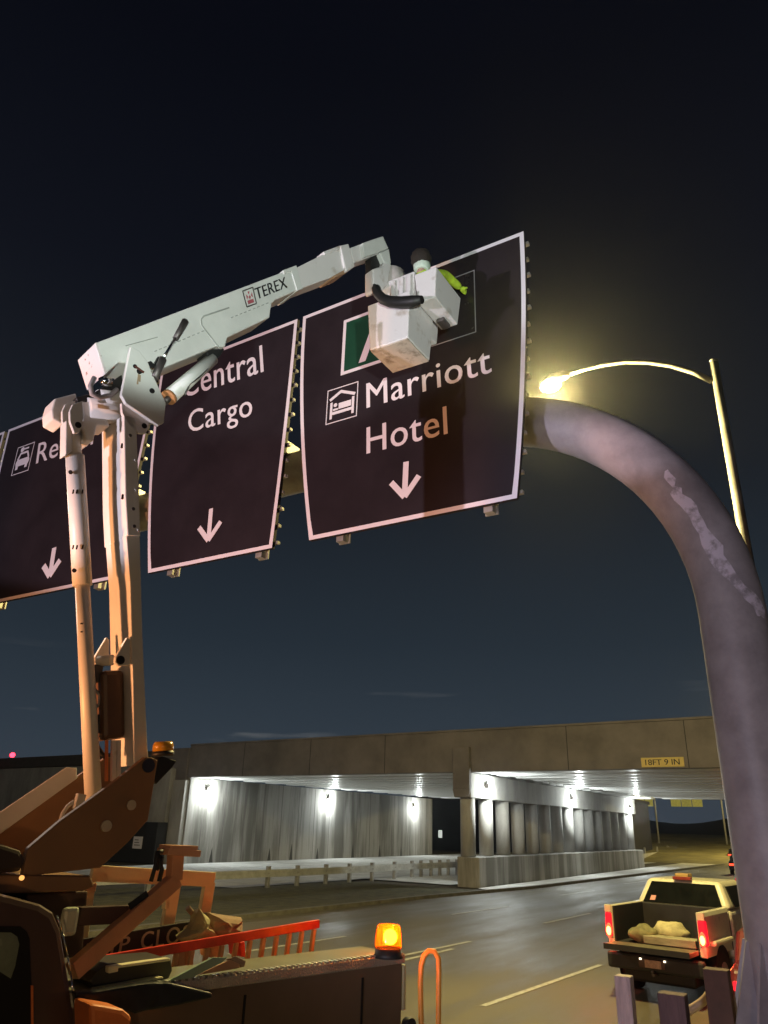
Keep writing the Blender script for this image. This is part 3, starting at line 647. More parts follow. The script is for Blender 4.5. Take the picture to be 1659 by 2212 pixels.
for off, dx in ((.15, 0), (.04, -45)):
    plate('elbow_bracket', [z1(205+dx, 1120), z1(265+dx, 1098), z1(270+dx, 1200), z1(245+dx, 1285), z1(215+dx, 1290), z1(190+dx, 1220), z1(188+dx, 1160)], off, .028, M_white, .004)
mb = MB(); mb.disc(bp(z1(237, 1243), .152), BNM, .022, .006); mb.build('pin', M_hole, bt)
plate('fork_end', [z1(165, 1215), z1(205, 1215), z1(200, 1400), z1(162, 1420)], .08, .10, M_white, .006)
plate('elbow_skirt', [z1(258, 1100), z1(350, 1110), z1(430, 1250), z1(350, 1240), z1(330, 1338), z1(290, 1330), z1(262, 1240)], .06, .2, M_white, .01)
rs_ = MB()
for (x0, y0, x1, y1) in ((598, 940, 590, 1000), (606, 945, 603, 985)): rs_.bar(bp(z1(x0, y0), .2125), bp(z1(x1, y1), .2125), .012, .002, BNM)
rs_.build('rust_run', mat('rust_run', (.35, .26, .16), .8), bt)
# lift cylinders
mb = MB(); mb.tube([bp(z1(783, 1072), .10), bp(z1(1035, 850), .06)], [.060, .052], 20); lc = mb.build('lift_cylinder', M_white, bt)
mb = MB(); mb.tube([bp(z1(752, 1108), .10), bp(z1(790, 1068), .10)], .026, 14); mb.build('rod', M_steel, lc)
mb = MB(); mb.tube([bp(z1(772, 1082), .10), bp(z1(784, 1071), .10)], .0615, 20); mb.build('gland', mat('orange_gland', (.55, .25, .10), .5), lc)
mb = MB(); mb.tube([bp(z1(870, 1065), .14), bp(z1(900, 1000), .13), bp(z1(960, 955), .12), bp(z1(1030, 880), .1)], .008, 6); mb.build('pressure_line', M_steel, lc)
plate('cylinder_mount', [z1(1000, 800), z1(1070, 770), z1(1110, 790), z1(1085, 830), z1(1040, 870), z1(1010, 850)], .10, .16, M_blk, .01)
mb = MB(); mb.tube([bp(z1(875, 625), .20), bp(z1(815, 730), .20)], [.028, .022], 12); mb.tube([bp(z1(740, 850), .2), bp(z1(690, 965), .2)], .030, 12); gs = mb.build('stay_strut', M_steel, bt)
mb = MB(); mb.tube([bp(z1(812, 728), .2), bp(z1(742, 845), .2)], .011, 10); mb.build('strut_rod', M_chrome, gs)
plate('latch', [z1(648, 868), z1(670, 860), z1(690, 880), z1(715, 832), z1(722, 850), z1(695, 900), z1(665, 898)], .19, .03, M_blk, .003)

# --- lower boom (mast): wide face looks down the road, narrow side towards the camera
MW = .36
def mast_piece(name, pts, off, wdt, mt, bev=.008, label=None): return plate(name, pts, off, wdt, mt, bev, label)
mast_piece('mast_upper', [z3(1010, 60), z3(1115, 90), z3(1120, 230), z3(1140, 760), z3(1150, 1058), z3(1040, 1055), z3(1022, 740)], .18, .36, M_white, .008)
mast_piece('mast', [z3(1040, 1059), z3(1143, 1062), z3(1165, 1866), zm(1168, 1285), zm(1180, 1400), zm(1062, 1440), zm(1052, 800), zm(1030, 0), z3(1030, 1055)], .165, .32, M_white, .008)
# fluted groove and slots on the wide face
axT = (bp(zm(1168, 1285), 0) - bp(z3(1120, 230), 0)).normalized()
def mf(py, frac, lift=0.):
    """point on the mast's wide face at picture row py; frac 0..1 from the camera-side corner to the far corner"""
    K_ = [(900, 268), (925, 268.5), (1073, 270.3), (1157, 275), (1262, 281), (1480, 287), (1655, 289.7), (1700, 290)]
    cx_ = 290
    for (a0, b0), (a1, b1) in zip(K_, K_[1:]):
        if a0 <= py <= a1: cx_ = b0+(b1-b0)*(py-a0)/(a1-a0); break
    return bp((cx_, py), .17 - .34*frac) - BDR*lift
gr_ = MB()
rows = (930, 1073, 1157, 1262, 1480, 1640)
for p0_, p1_ in zip(rows, rows[1:]): gr_.hexa([mf(p0_, .34, .006), mf(p0_, .60, .006), mf(p1_, .60, .006), mf(p1_, .34, .006)], [mf(p0_, .34, -.02), mf(p0_, .60, -.02), mf(p1_, .60, -.02), mf(p1_, .34, -.02)])
gr_.build('mast_channel', mat('channel_paint', (.46, .44, .41), .5, var=.25, scale=4, streak=(3, 3, .6)), bt)
slot = MB()
for py, fr in ((965, (.04, .16, .34, .5, .66, .8, .93)), (1075, (.04, .2, .34, .5, .66, .8, .93))):
    for f_ in fr: a = mf(py, f_, .02); slot.box(a, (.008, .012, .035), (BNM, BDR, UZ))
for py, f_ in ((1135, .42), (1150, .42), (1135, .88), (1150, .88)): slot.disc(mf(py, f_, .018), -BDR, .015, .006)
slot.build('bolt_hole', M_hole, bt)
mb = MB(); mb.disc(mf(1190, .52, .015), -BDR, .052, .006, 20); mb.build('access_hole', M_hole, bt)
for py in (1012, 1075, 1160):
    mb = MB(); a = mf(py, .5, .008); mb.box(a+V((0, 0, 0)), (.37, .012, .012), (BNM, BDR, UZ)); mb.build('band', M_white, bt)
sid = MB()
for q in ((1062, 238), (1088, 838), (1095, 980)): sid.disc(bp(z3(*q), .182), BNM, .012, .006)
sid.build('side_bolt', mat('dull_bolt', (.12, .11, .10), .5, .5), bt)
# leveling pipe
def pp(x, y, off=.0): return bp((x, y), off)
mb = MB(); mb.tube([pp(162, 985), pp(178, 1265)], [.062, .062], 24); mb.build('levelling_pipe_sleeve', M_white, bt)
mb = MB(); mb.tube([pp(178, 1262), pp(202, 1730, .08)], [.047, .050], 24); mb.build('levelling_pipe', M_white, bt)
mb = MB(); mb.tube([pp(160, 930), pp(162, 986)], .045, 16); mb.build('rod_end', M_white, bt)
dt = MB()
for x, y in ((149, 1021), (157, 1233)): dt.disc(pp(x+4, y, .055), BNM*.8-BDR*.6, .013, .014)
for y in (1062, 1182):
    for dx in (-12, -4, 8): dt.box(pp(170+dx, y, .064), (.007, .012, .028), (BDR, BNM, UZ))
for y in (1348, 1366): dt.box(pp(166+14, y, .049), (.035, .012, .008), (BDR, BNM, UZ))
dt.build('pipe_marking', M_hole, bt)
# cylinder and ears on the mast's front
mb = MB(); mb.bb(0, 0, 0, 0, 0, 0)
cyl_ = MB(); a = bp(zm(862, 690), .0); b = bp(zm(868, 1235), .0); cyl_.bar(a, b, .15, .15, BNM); lcy = cyl_.build('lower_cylinder', mat('brown_cylinder', (.11, .06, .035), .45, var=.2), bt, .03)
mb = MB(); mb.tube([bp(zm(890, 600), .08), bp(zm(780, 610), .0)], .035, 14); mb.build('trunnion', M_white, bt)
for off, dx in ((.16, 0), (-.05, -165)):
    plate('cylinder_ear', [zm(1010+dx, 420), zm(1030+dx, 440), zm(1030+dx, 640), zm(940+dx, 648), zm(912+dx, 620), zm(915+dx, 580)], off, .03, M_white, .004)
mb = MB(); mb.disc(bp(zm(952, 602), .162), BNM, .028, .008); mb.build('pin', M_hole, bt)
mb = MB(); mb.tube([bp(zm(*q), .02) for q in ((755, 690), (738, 740), (740, 820), (790, 880), (785, 950), (745, 1000), (738, 1080), (740, 1220))], .010, 8); mb.build('hydraulic_line', M_galv, bt)
mb = MB(); mb.tube([bp(zm(*q), .02) for q in ((740, 1210), (760, 1270), (800, 1330), (840, 1380))], .014, 8); mb.build('hose', M_blk, bt)
for (x, y) in ((760, 710), (770, 1110)):
    mb = MB(); mb.box(bp(zm(x, y), .0), (.06, .06, .11), (BDR, BNM, UZ)); mb.build('valve_block', M_steel, bt, .006)
for x0, x1, mt_ in ((845, 860, M_orange), (890, 925, M_dirty), (930, 960, M_dirty)):
    mb = MB(); mb.prism([bp(zm(x0, 1235), .08), bp(zm(x1, 1235), .08), bp(zm(x1-2, 1560), .08), bp(zm(x0-2, 1560), .08)], BNM*-.03); mb.build('guide_rail', mt_, bt, .003)

# --- turret cheeks
M_cheek = mat('turret_paint', (.27, .145, .07), .55, var=.10, scale=2)
ch = plate('turret_cheek', [zb(1060, 240), zb(1100, 243), zb(1145, 262), zb(1120, 430), zb(1075, 700), zb(930, 862), zb(730, 1045), zb(165, 1110), zb(180, 1010), zb(205, 905), zb(430, 712), zb(820, 430)], .40, .05, M_cheek, .006)
mb = MB(); mb.disc(bp(zb(1076, 304), .402), BNM, .040, .008, 20); mb.build('pin', mat('dark_pin', (.03, .03, .05), .4), ch)
mb = MB(); mb.disc(bp(zb(765, 742), .402), BNM, .030, .02, 18); mb.disc(bp(zb(950, 590), .402), BNM, .028, .012, 18); mb.build('bolt_head', mat('bright_bolt', (.7, .6, .45), .4), ch)
plate('turret_cheek', [zb(780, 238), zb(840, 250), zb(870, 300), zb(800, 560), zb(300, 900), zb(-100, 1130), zb(-100, 870), zb(0, 800), zb(555, 400), zb(560, 385)], -.40, .05, M_cheek, .006)
mb = MB(); mb.add([bp(q, -.42) for q in (zb(-100, 710), zb(0, 640), zb(480, 316), zb(555, 320), zb(558, 398), zb(0, 800), zb(-100, 870))] + [bp(q, -.36) for q in (zb(-100, 710), zb(0, 640), zb(480, 316), zb(555, 320), zb(558, 398), zb(0, 800), zb(-100, 870))],
    [tuple(range(7)), tuple(range(13, 6, -1))] + [(i, (i+1) % 7, 7+(i+1) % 7, 7+i) for i in range(7)]); mb.build('turret_flange', M_white, bt, .004)
mb = MB(); mb.bar(bp(zb(590, 510), .2), bp(zb(560, 620), .2), .05, .04, BNM); mb.tube([bp(zb(*q), .18) for q in ((540, 560), (490, 600), (455, 650), (440, 700))], .012, 8); mb.build('hose_guide', M_white, bt, .004)
# unlit beacon on a bracket at the cheek's top corner
plate('beacon_bracket', [zb(1145, 255), zb(1180, 235), zb(1285, 270), zb(1250, 320), zb(1135, 440), zb(1115, 410)], .34, .12, M_blk, .006)
c0 = bp(zb(1182, 235), .28); c1 = bp(zb(1185, 155), .28); c2 = bp(zb(1186, 130), .28)
mb = MB(); mb.tube([c0, c0.lerp(c1, .45)], .068, 20); mb.build('beacon_base', M_dark, bt)
mb = MB(); mb.tube([c0.lerp(c1, .45), c1, c2], [.066, .064, .055], 24); mb.build('beacon_lens', M_amberoff, bt, label='unlit amber beacon lens')
# --- turret pedestal and dark machinery at the left
mb = MB(); pc = bp((30, 1990), 0.0); pc = onP(30, 1985, T0, BNM)
def tb(name, pts, off, th, mt, bev=.01, label=None): return plate(name, pts, off, th, mt, bev, label)
tb('turret_base', [zb(-120, 1095), zb(660, 1105), zb(690, 1180), zb(600, 1215), zb(200, 1230), zb(-120, 1235)], .42, .84, M_cheek)
tb('swing_drive', [zb(-80, 850), zb(60, 890), zb(150, 920), zb(190, 990), zb(150, 1075), zb(-80, 1090)], .46, .3, mat('black_brown_cover', (.05, .03, .02), .5), .02)
mb = MB(); mb.disc(bp(zb(155, 1118), .47), BNM, .012, .01); mb.build('reflector', glow('glowing_amber_reflector', (1, .45, .12), 1.4), bt)  # emission painted in for the light the reflector would return
tb('pedestal', [zb(190, 1235), zb(640, 1215), zb(600, 1700), zb(150, 1700)], .30, .7, mat('pedestal_paint', (.10, .06, .045), .6), .01)

# --- boom rest
M_rest = mat('boom_rest_paint', (.62, .30, .15), .5, var=.12)
R0, R1, R2 = bp(zb(1275, 940), .50), bp(zb(1262, 1140), .50), bp(zb(520, 1800), .62)
rs = MB(); rs.bar(R0, R1-(R1-R0)*.02, .075, .075, BNM); rs.bar(R1+(R1-R2)*.02, R2, .085, .075, BNM); bre = rs.build('boom_rest', M_rest, bt, .006)
mb = MB(); mb.bar(bp(zb(1180, 925), .50), bp(zb(1415, 940), .50), .035, .14, BNM); mb.bar(bp(zb(1195, 893), .50), bp(zb(1395, 898), .50), .022, .14, BNM); mb.build('cradle', M_rest, bre, .004)
mb = MB(); mb.bar(bp(zb(560, 1395), .52), bp(zb(1010, 1378), .50), .085, .06, BNM); mb.build('rest_brace', mat('dark_brace', (.10, .05, .035), .6), bre, .005)
mb = MB(); mb.bar(bp(zb(950, 1355), .555), bp(zb(1080, 1262), .555), .08, .01, BNM); mb.build('wrapped_pad', M_dark, bre)
stp = thing('ratchet_strap', bp(zb(1120, 1150), .56), 'black webbing strap hanging from the boom rest cradle', 'strap')
mb = MB()
for pts in (((1180, 925), (1140, 935), (1135, 1000), (1120, 1060), (1095, 1145)), ((1175, 960), (1160, 1000), (1175, 1060), (1155, 1145)), ((1140, 940), (1165, 1010), (1135, 1060))):
    mb.tube([bp(zb(*q), .56) for q in pts], .013, 6)
mb.build('webbing', M_blk, stp)

# --- service body (truck frame: long axis BDR)
RC = V((-2.87, 4.99, 0)); WL = -BNM
def tf(a, b, z): p = RC + BDR*a + WL*b; return V((p.x, p.y, z))     # a: along the truck (0 = rear end), b: across, away from the camera
def tbox(name, a0, a1, b0, b1, z0, z1_, mt, bev=.01, par=None, label=None):
    mb = MB(); mb.hexa([tf(a0, b0, z0), tf(a1, b0, z0), tf(a1, b1, z0), tf(a0, b1, z0)], [tf(a0, b0, z1_), tf(a1, b0, z1_), tf(a1, b1, z1_), tf(a0, b1, z1_)]); return mb.build(name, mt, par or bt, bev, label)
body = tbox('service_body', -3.1, 0, 0, .42, .75, 2.17, M_body, .015)
tbox('body_top', -3.1, 0.01, .05, .43, 2.174, 2.20, mat('olive_painted_top', (.20, .20, .14), .45, var=.15, scale=3), .004, body)
tr_ = MB(); tr_.hexa([tf(-3.1, -.012, 2.15), tf(.012, -.012, 2.15), tf(.012, .045, 2.15), tf(-3.1, .045, 2.15)], [tf(-3.1, -.012, 2.205), tf(.012, -.012, 2.205), tf(.012, .045, 2.205), tf(-3.1, .045, 2.205)])
tr_.build('tread_strip', M_tread, body, .006)
nbb = MB()
for i in range(75):
    a_ = -.02-i*.04; nbb.box(tf(a_, .016, 2.208), (.022, .05, .012), (BDR, BNM, UZ))
nbb.build('tread_nub', M_tread, body)
for a_ in (-.36, -1.25, -2.2):
    tbox('door_seam', a_-.007, a_+.007, -.006, 0.0, .8, 2.1, M_hole, 0, body)
for a_ in (-.12, -.95, -1.8):
    mb = MB(); mb.disc(tf(a_-.2, -.004, 1.78), BNM, .035, .012); mb.build('door_latch', M_steel, body)
tbox('bed_floor', -3.1, 0, .42, 1.75, 1.15, 1.25, M_steel, .01)
tbox('far_side_body', -3.1, 0, 1.75, 2.05, .75, 1.72, M_body, .015)
tbox('rear_bumper', .0, .18, 0, 2.05, .7, .85, M_steel, .01)
tbox('tail_latch', .005, .03, -.005, .06, 1.88, 2.14, mat('yellowed_bracket', (.5, .45, .25), .5), .004)
mb = MB(); mb.disc(tf(.03, -.01, 1.80), BNM, .045, .05, 18); mb.build('marker_lamp', M_dark, bt)
# chassis & wheels
tbox('chassis', -5.6, .1, .65, 1.4, .55, .75, M_steel, .01)
for a_ in (-1.2, -5.6):
    for b_ in (.0, 1.75):
        mb = MB(); c = tf(a_, b_, .5); mb.tube([c, c+WL*.3], .5, 28); wh = mb.build('wheel', M_tire, bt, .03)
        mb = MB(); mb.tube([c-WL*.01, c+WL*.02], .27, 20); mb.build('rim', M_galv, wh)
# lit amber beacon on the rear corner
bc = tf(-.13, .10, 2.2); 
q = onZ(838, 2068, 2.2); bc = V((q.x, q.y, 2.2))
mb = MB(); mb.tube([bc, bc+UZ*.02, bc+UZ*.055], [.10, .088, .084], 24); bb_ = mb.build('beacon_base', M_dark, bt)
mb = MB(); mb.tube([bc+UZ*.055, bc+UZ*.07, bc+UZ*.165, bc+UZ*.187, bc+UZ*.194], [.088, .090, .082, .073, .03], 28); mb.build('beacon_lens', M_amber, bb_, label='lit amber beacon dome glowing at the rear corner')
tocam = (EYE-bc).normalized(); tocam.z = 0; tocam.normalize()
mb = MB(); ctr = bc+UZ*.120+tocam*.02+V((tocam.y, -tocam.x, 0))*-.012; mb.ball(ctr, .046, 16, 12); mb.build('bulb', glow('amber_bulb', (1, .66, .14), 26), bb_)
mb = MB(); sd_ = V((-tocam.y, tocam.x, 0)); mb.box(bc+UZ*.120-sd_*.045, (.008, .05, .09), (sd_, tocam, UZ)); mb.build('reflector', M_chrome, bb_)
lamp('POINT', 'beacon_lamp', bc+UZ*.125+tocam*.0, 45, (1, .30, .05), .045)
# grab hoop at the tail
hp = [(918, 2330), (914, 2200), (914, 2100), (917, 2075), (927, 2060), (938, 2057), (947, 2066), (950, 2090), (950, 2200), (948, 2330)]
mb = MB(); mb.tube([onP(x, y, RC+BDR*.12, (BDR*.6-BNM*.8).normalized()) for x, y in [(914, 2300), (910, 2220), (908, 2120), (910, 2085), (916, 2065), (926, 2054), (938, 2055), (947, 2070), (948, 2100), (947, 2220), (946, 2300)]], .018, 12)
mb.build('grab_hoop', mat('orange_handrail', (.80, .38, .07), .4), bt)

# --- things lying on the body
def onT(q, b=.0): return onP(q[0], q[1], tf(0, b, 0), BNM)      # on a lengthwise vertical plane b metres across
def tplate(name, pts, b, th, mt, par=None, bev=.006):
    mb = MB(); mb.prism([onT(q, b) for q in pts], WL*th); return mb.build(name, mt, par, bev)
# cab
cb = tplate('cab', [zb(-900, 1230), zb(0, 1232), zb(300, 1312), zb(395, 1372), zb(450, 1500), zb(548, 2100), zb(600, 2500), zb(-900, 2500)], -.02, 1.7, mat('cab_paint', (.085, .045, .035), .35, var=.1, coat=.3), bt, .03)
tplate('window_seal', [zb(-600, 1462), zb(150, 1472), zb(195, 1510), zb(215, 1560), zb(232, 2000), zb(250, 2500), zb(-600, 2500)], -.028, .006, M_hole, cb, 0)
tplate('window_glass', [zb(-400, 1505), zb(80, 1515), zb(125, 1545), (zb(140, 1600)), zb(110, 1760), zb(78, 1850), zb(0, 1800), zb(-400, 1700)], -.034, .005, mat('pale_light_glass', (.18, .21, .15), .25, var=.25, scale=4), cb, 0)  # pale colour stands in for light seen through the window
tplate('window_trim', [zb(226, 1900), zb(242, 1900), zb(246, 2400), zb(230, 2400)], -.036, .007, M_orange, cb, 0)
gl = MB()
for a_, b_ in (((412, 1390), (452, 1510)), ((452, 1510), (490, 1680)), ((490, 1680), (515, 1820)), ((515, 1820), (540, 2060))): gl.tube([onT(zb(*a_), -.026), onT(zb(*b_), -.026)], .004, 6)
gl.build('chrome_edge', M_chrome, cb)
mb = MB(); mb.box(onT(zb(500, 1435), .1), (.085, .05, .13), (BDR, BNM, UZ)); tag(mb.build('work_lamp', mat('pale_lamp_glass', (.55, .58, .45), .3), None, .02), 'small pale rounded work lamp behind the truck cab corner', 'lamp')
# toolbox with bright edges
tx = thing('toolbox', tf(-2.2, .2, 2.2), 'long dark toolbox with pale bright edges lying on the service body', 'toolbox')
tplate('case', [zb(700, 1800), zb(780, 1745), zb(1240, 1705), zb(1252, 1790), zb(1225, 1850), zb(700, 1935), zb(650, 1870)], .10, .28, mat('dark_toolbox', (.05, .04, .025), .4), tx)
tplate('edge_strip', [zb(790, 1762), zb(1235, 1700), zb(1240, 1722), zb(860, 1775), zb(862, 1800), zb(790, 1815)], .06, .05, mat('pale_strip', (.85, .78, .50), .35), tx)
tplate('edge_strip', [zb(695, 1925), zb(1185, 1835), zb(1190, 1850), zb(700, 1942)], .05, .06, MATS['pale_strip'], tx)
tplate('handle', [zb(780, 1780), zb(850, 1775), zb(852, 1795), zb(785, 1812)], .075, .02, M_chrome, tx)
# black tarp
tpo = tplate('tarp', [zb(690, 1945), zb(1000, 1893), zb(1120, 1880), zb(1240, 1882), zb(1400, 1920), zb(1548, 1955), zb(1545, 1990), zb(1330, 2040), zb(1060, 2085), zb(985, 2108), zb(900, 2080), zb(790, 2045), zb(560, 2020), zb(545, 1950)], -.07, .06, mat('black_tarp', (.012, .013, .018), .40, var=.5, scale=9, bump=.5, bscale=12), None, .015)
tpo.location = tpo.location
tag(tpo, 'black rubber flap hanging over the service body edge in front of the toolbox', 'flap'); tpo.name = 'rubber_flap'
tplate('storage_box', [zb(655, 2035), zb(700, 2040), zb(900, 2075), zb(968, 2130), zb(955, 2175), zb(980, 2400), zb(670, 2400)], -.28, .2, M_orange, None, .02)
o = bpy.data.objects['storage_box']; tag(o, 'orange box at the bottom edge in front of the service body beside the cab', 'box')
# mint and tan boards
for nm, pts, b_, mt_, lb in (('board', [zd(690, 852), zd(965, 708), zd(1055, 706), zd(1015, 740), zd(835, 832)], .00, M_mint, 'mint green board lying aslant on the service body by the ladder'),
                             ('board', [zd(880, 812), zd(1065, 722), zd(1120, 745), zd(1125, 770)], .02, M_tan, 'tan board lying behind the mint green board'),
                             ('pipe_bundle', [zd(1060, 715), zd(1100, 700), zd(1160, 730), zd(1150, 765), zd(1110, 745)], .02, M_taupe, 'short brown bundle at the end of the tan board')):
    a3 = [onP(q[0], q[1], tf(0, b_, 0), BNM) for q in pts]; mb = MB(); mb.prism(a3, WL*.04+UZ*-.01); tag(mb.build(nm, mt_, None, .003), lb, 'board')
# ladder standing on edge in the bed
ld = thing('ladder', tf(-1.6, .6, 1.9), 'long red-orange ladder lying on its edge across the truck bed', 'ladder')
LB = .62
rA = [zd(255, 760), zd(340, 700), zd(1590, 508)]
def ldp(f, low=0): a_ = onT(zd(262, 735), LB); b_ = onT(zd(1590, 508), LB); p = a_.lerp(b_, f); return p - UZ*low
mb = MB(); mb.bar(ldp(0), ldp(1), .055, .03, BNM); mb.build('rail', M_redor, ld, .005)
mb = MB(); mb.bar(ldp(.42, .20)+WL*.28, ldp(.87, .24)+WL*.28, .035, .03, BNM); mb.build('rail', M_redor, ld, .005)
for i in range(14):
    f_ = .12+i*.066; ln = .225+.0*i
    mb = MB(); mb.bar(ldp(f_, .028)+WL*.002, ldp(f_, ln)+WL*.03, .028, .028, BNM); mb.build('rung', M_rung, ld, .004)
# folded road sign board RAMP CLOSED
sb = thing('folded_sign', tf(-2, .95, 1.9), 'dark folded sign board with pale letters CLOSED behind the ladder', 'sign')
BB_ = .85
tplate('board', [zd(120, 680), zd(180, 600), zd(520, 545), zd(860, 490), zd(900, 600), zd(520, 690), zd(200, 740)], BB_, .02, mat('dark_board', (.03, .018, .014), .6), sb)
lettering('lettering', 'RAMP', onT(zd(60, 745), BB_), onT(zd(455, 668), BB_), onT(zd(80, 650), BB_), mat('pale_letter', (.55, .42, .28), .6), sb, lift=BNM*.008, offset=0, spacing=1.25)
lettering('lettering', 'CLOSED', onT(zd(528, 662), BB_), onT(zd(960, 585), BB_), onT(zd(540, 560), BB_), MATS['pale_letter'], sb, lift=BNM*.008, offset=0, spacing=1.15)
# orange steel rack, far side of the bed
M_rack = mat('rack_paint', (.95, .72, .38), .5, var=.1)
rk = thing('sign_rack', tf(-2, 1.3, 1.3), 'pale orange rectangular steel frame standing in the truck bed behind the boom rest', 'frame')
RBb = 1.35
def rbar(a_, b_, wd, nm='frame_bar', b0=RBb, mt=M_rack): mb = MB(); mb.bar(onT(zd(*a_), b0), onT(zd(*b_), b0), wd, .05, BNM); mb.build(nm, mt, rk, .004)
rbar((240, 208), (965, 246), .10, 'top_bar'); rbar((940, 262), (905, 480), .085, 'post'); rbar((240, 240), (165, 760), .055, 'post'); rbar((735, 262), (690, 520), .09, 'post'); rbar((690, 350), (680, 420), .04, 'post')
mb = MB(); mb.prism([onT(zd(*q), RBb) for q in ((190, 262), (250, 262), (240, 315), (188, 312))], BNM*.07); mb.build('clip', M_rung, rk, .005)
# canvas bag and cloth
def blob(name, pts, b_, th, mt, par):
    """soft bundle: outline with a domed middle on both sides"""
    c3 = [onT(zd(*q), b_) for q in pts]; cen = sum(c3, V())/len(c3); n_ = len(c3); vs = []; fs = []
    for k_, (s_, l_) in enumerate(((1, 0), (.72, .55), (.35, .9))): vs += [cen+(p-cen)*s_ + BNM*th*l_*(.75+.5*random.random()) for p in c3]
    vs.append(cen+BNM*th)
    for k_ in range(2):
        for i in range(n_): fs.append((k_*n_+i, k_*n_+(i+1) % n_, (k_+1)*n_+(i+1) % n_, (k_+1)*n_+i))
    for i in range(n_): fs.append((2*n_+i, 2*n_+(i+1) % n_, 3*n_))
    vs += [cen+(p-cen)*.8 - BNM*th for p in c3]; o_ = 3*n_+1
    for i in range(n_): fs.append((i, o_+i, o_+(i+1) % n_, (i+1) % n_))
    fs.append(tuple(o_+i for i in range(n_))[::-1])
    mb = MB(); mb.add(vs, fs); return mb.build(name, mt, par)
blob('rolled_tarp', [(930, 440), (1020, 455), (1130, 470), (1138, 500), (1135, 570), (1060, 590), (950, 600), (900, 560), (905, 480)], .80, .12, M_taupe, None)
tag(bpy.data.objects['rolled_tarp'], 'brown rolled tarp lying behind the ladder, right of the yellowish canvas sheet', 'tarp')
blob('canvas_sheet', [(880, 415), (905, 445), (935, 470), (930, 500), (960, 545), (990, 580), (975, 600), (880, 600), (780, 615), (750, 600), (830, 545), (855, 500), (865, 450)], .72, .08, M_canvas, None)
tag(bpy.data.objects['canvas_sheet'], 'crumpled yellowish canvas sheet with a raised point above the ladder rail', 'cloth')
mb = MB(); mb.tube([onT(zd(812, 412), .8), onT(zd(860, 470), .8)], .018, 8); tag(mb.build('stick', M_taupe), 'thin brown stick poking up left of the canvas sheet', 'stick')
# loose orange kit between the rungs
for pts, b_, mt_, lb in (([(1120, 620), (1155, 612), (1160, 710), (1128, 705)], .75, M_redor, 'small red can behind the ladder rungs'), ([(950, 650), (1010, 640), (1020, 700), (955, 715)], .8, M_rung, 'pale box behind the middle ladder rungs'), ([(800, 660), (850, 650), (850, 790), (800, 800)], .9, M_rest, 'brown upright box behind the left ladder rungs')):
    mb = MB(); mb.prism([onT(zd(*q), b_) for q in pts], WL*.15); tag(mb.build('container', mt_, None, .01), lb, 'container')

# ================================================================== WORKER
wk = bpy.data.meshes.new('person')
hc = onY(911, 568, 5.74)
J = dict(pel=hc+V((0, -.1, -.82)), belly=hc+V((0, -.07, -.58)), chest=hc+V((0, -.04, -.36)), neck=hc+V((0, -.02, -.17)), sr=hc+V((.15, .0, -.24)), er=onY(962, 594, 6.05), wr=onY(994, 622, 6.36),
         sl=hc+V((-.15, .02, -.24)), el=hc+V((-.20, .24, -.36)), wl=hc+V((-.17, .52, -.36)), kr=hc+V((.08, -.1, -.95)), kl=hc+V((-.08, -.1, -.95)))
ks = list(J); vs = [V(J[k]) for k in ks]; ed = [('pel', 'belly'), ('belly', 'chest'), ('chest', 'neck'), ('chest', 'sr'), ('sr', 'er'), ('er', 'wr'), ('chest', 'sl'), ('sl', 'el'), ('el', 'wl'), ('pel', 'kr'), ('pel', 'kl')]
rad = dict(pel=.14, belly=.13, chest=.14, neck=.05, sr=.085, er=.066, wr=.05, sl=.07, el=.052, wl=.04, kr=.07, kl=.07)
def skinned(name, vs, edges, radii, mt, parent=None, sub=2, root=0):
    me = bpy.data.meshes.new(name); org = base_of(parent) if parent else V(vs[0])
    me.from_pydata([V(v)-org for v in vs], edges, []); me.update(); o = bpy.data.objects.new(name, me); COL.objects.link(o)
    o.modifiers.new('skin', 'SKIN')
    if not me.skin_vertices: me.attributes.new  # layer is created with the modifier below
    b = bmesh.new(); b.from_mesh(me); ly = b.verts.layers.skin.verify()
    for i, v in enumerate(b.verts): v[ly].radius = (radii[i], radii[i]); v[ly].use_root = (i == root)
    b.to_mesh(me); b.free()
    md = o.modifiers.new('sub', 'SUBSURF'); md.levels = sub; md.render_levels = sub
    me.materials.append(mt)
    dg = bpy.context.evaluated_depsgraph_get(); dg.update()
    m2 = bpy.data.meshes.new_from_object(o.evaluated_get(dg)); 
    o2 = bpy.data.objects.new(name, m2); COL.objects.link(o2); bpy.data.objects.remove(o)
    for p in m2.polygons: p.use_smooth = True
    if not m2.materials: m2.materials.append(mt)
    if parent: o2.parent = parent
    else: o2.location = org
    return o2
person = thing('person', (hc.x, 5.62, 7.9), 'worker in lime green high-visibility clothes standing in the bucket, reaching to the sign', 'person')
hands = []
def hand(w_, d_, side):
    """palm with four curled fingers and a side thumb pressed on the sign"""
    w_ = V(w_); d_ = V(d_).normalized(); u = V((0, 0, 1)); s = d_.cross(u).normalized()*side
    v = [w_, w_+d_*.05, w_+d_*.085]; e = [(0, 1), (1, 2)]; r = [.028, .034, .030]
    for i, (o_, ln) in enumerate(((-.033, .062), (-.011, .074), (.011, .07), (.033, .055))):
        a_ = w_+d_*.085+u*o_*-1; b_ = a_+d_*ln*.5+u*.01; c_ = a_+d_*ln*.7+u*.034
        n0 = len(v); v += [a_, b_, c_]; e += [(2, n0), (n0, n0+1), (n0+1, n0+2)]; r += [.012, .0105, .009]
    n0 = len(v); v += [w_+d_*.035+s*.04, w_+d_*.065+s*.065+u*.01]; e += [(1, n0), (n0, n0+1)]; r += [.013, .010]
    return v, e, r
bodyo = skinned('body', vs, [(ks.index(a), ks.index(b)) for a, b in ed], [rad[k]*.92 for k in ks], M_lime, person)
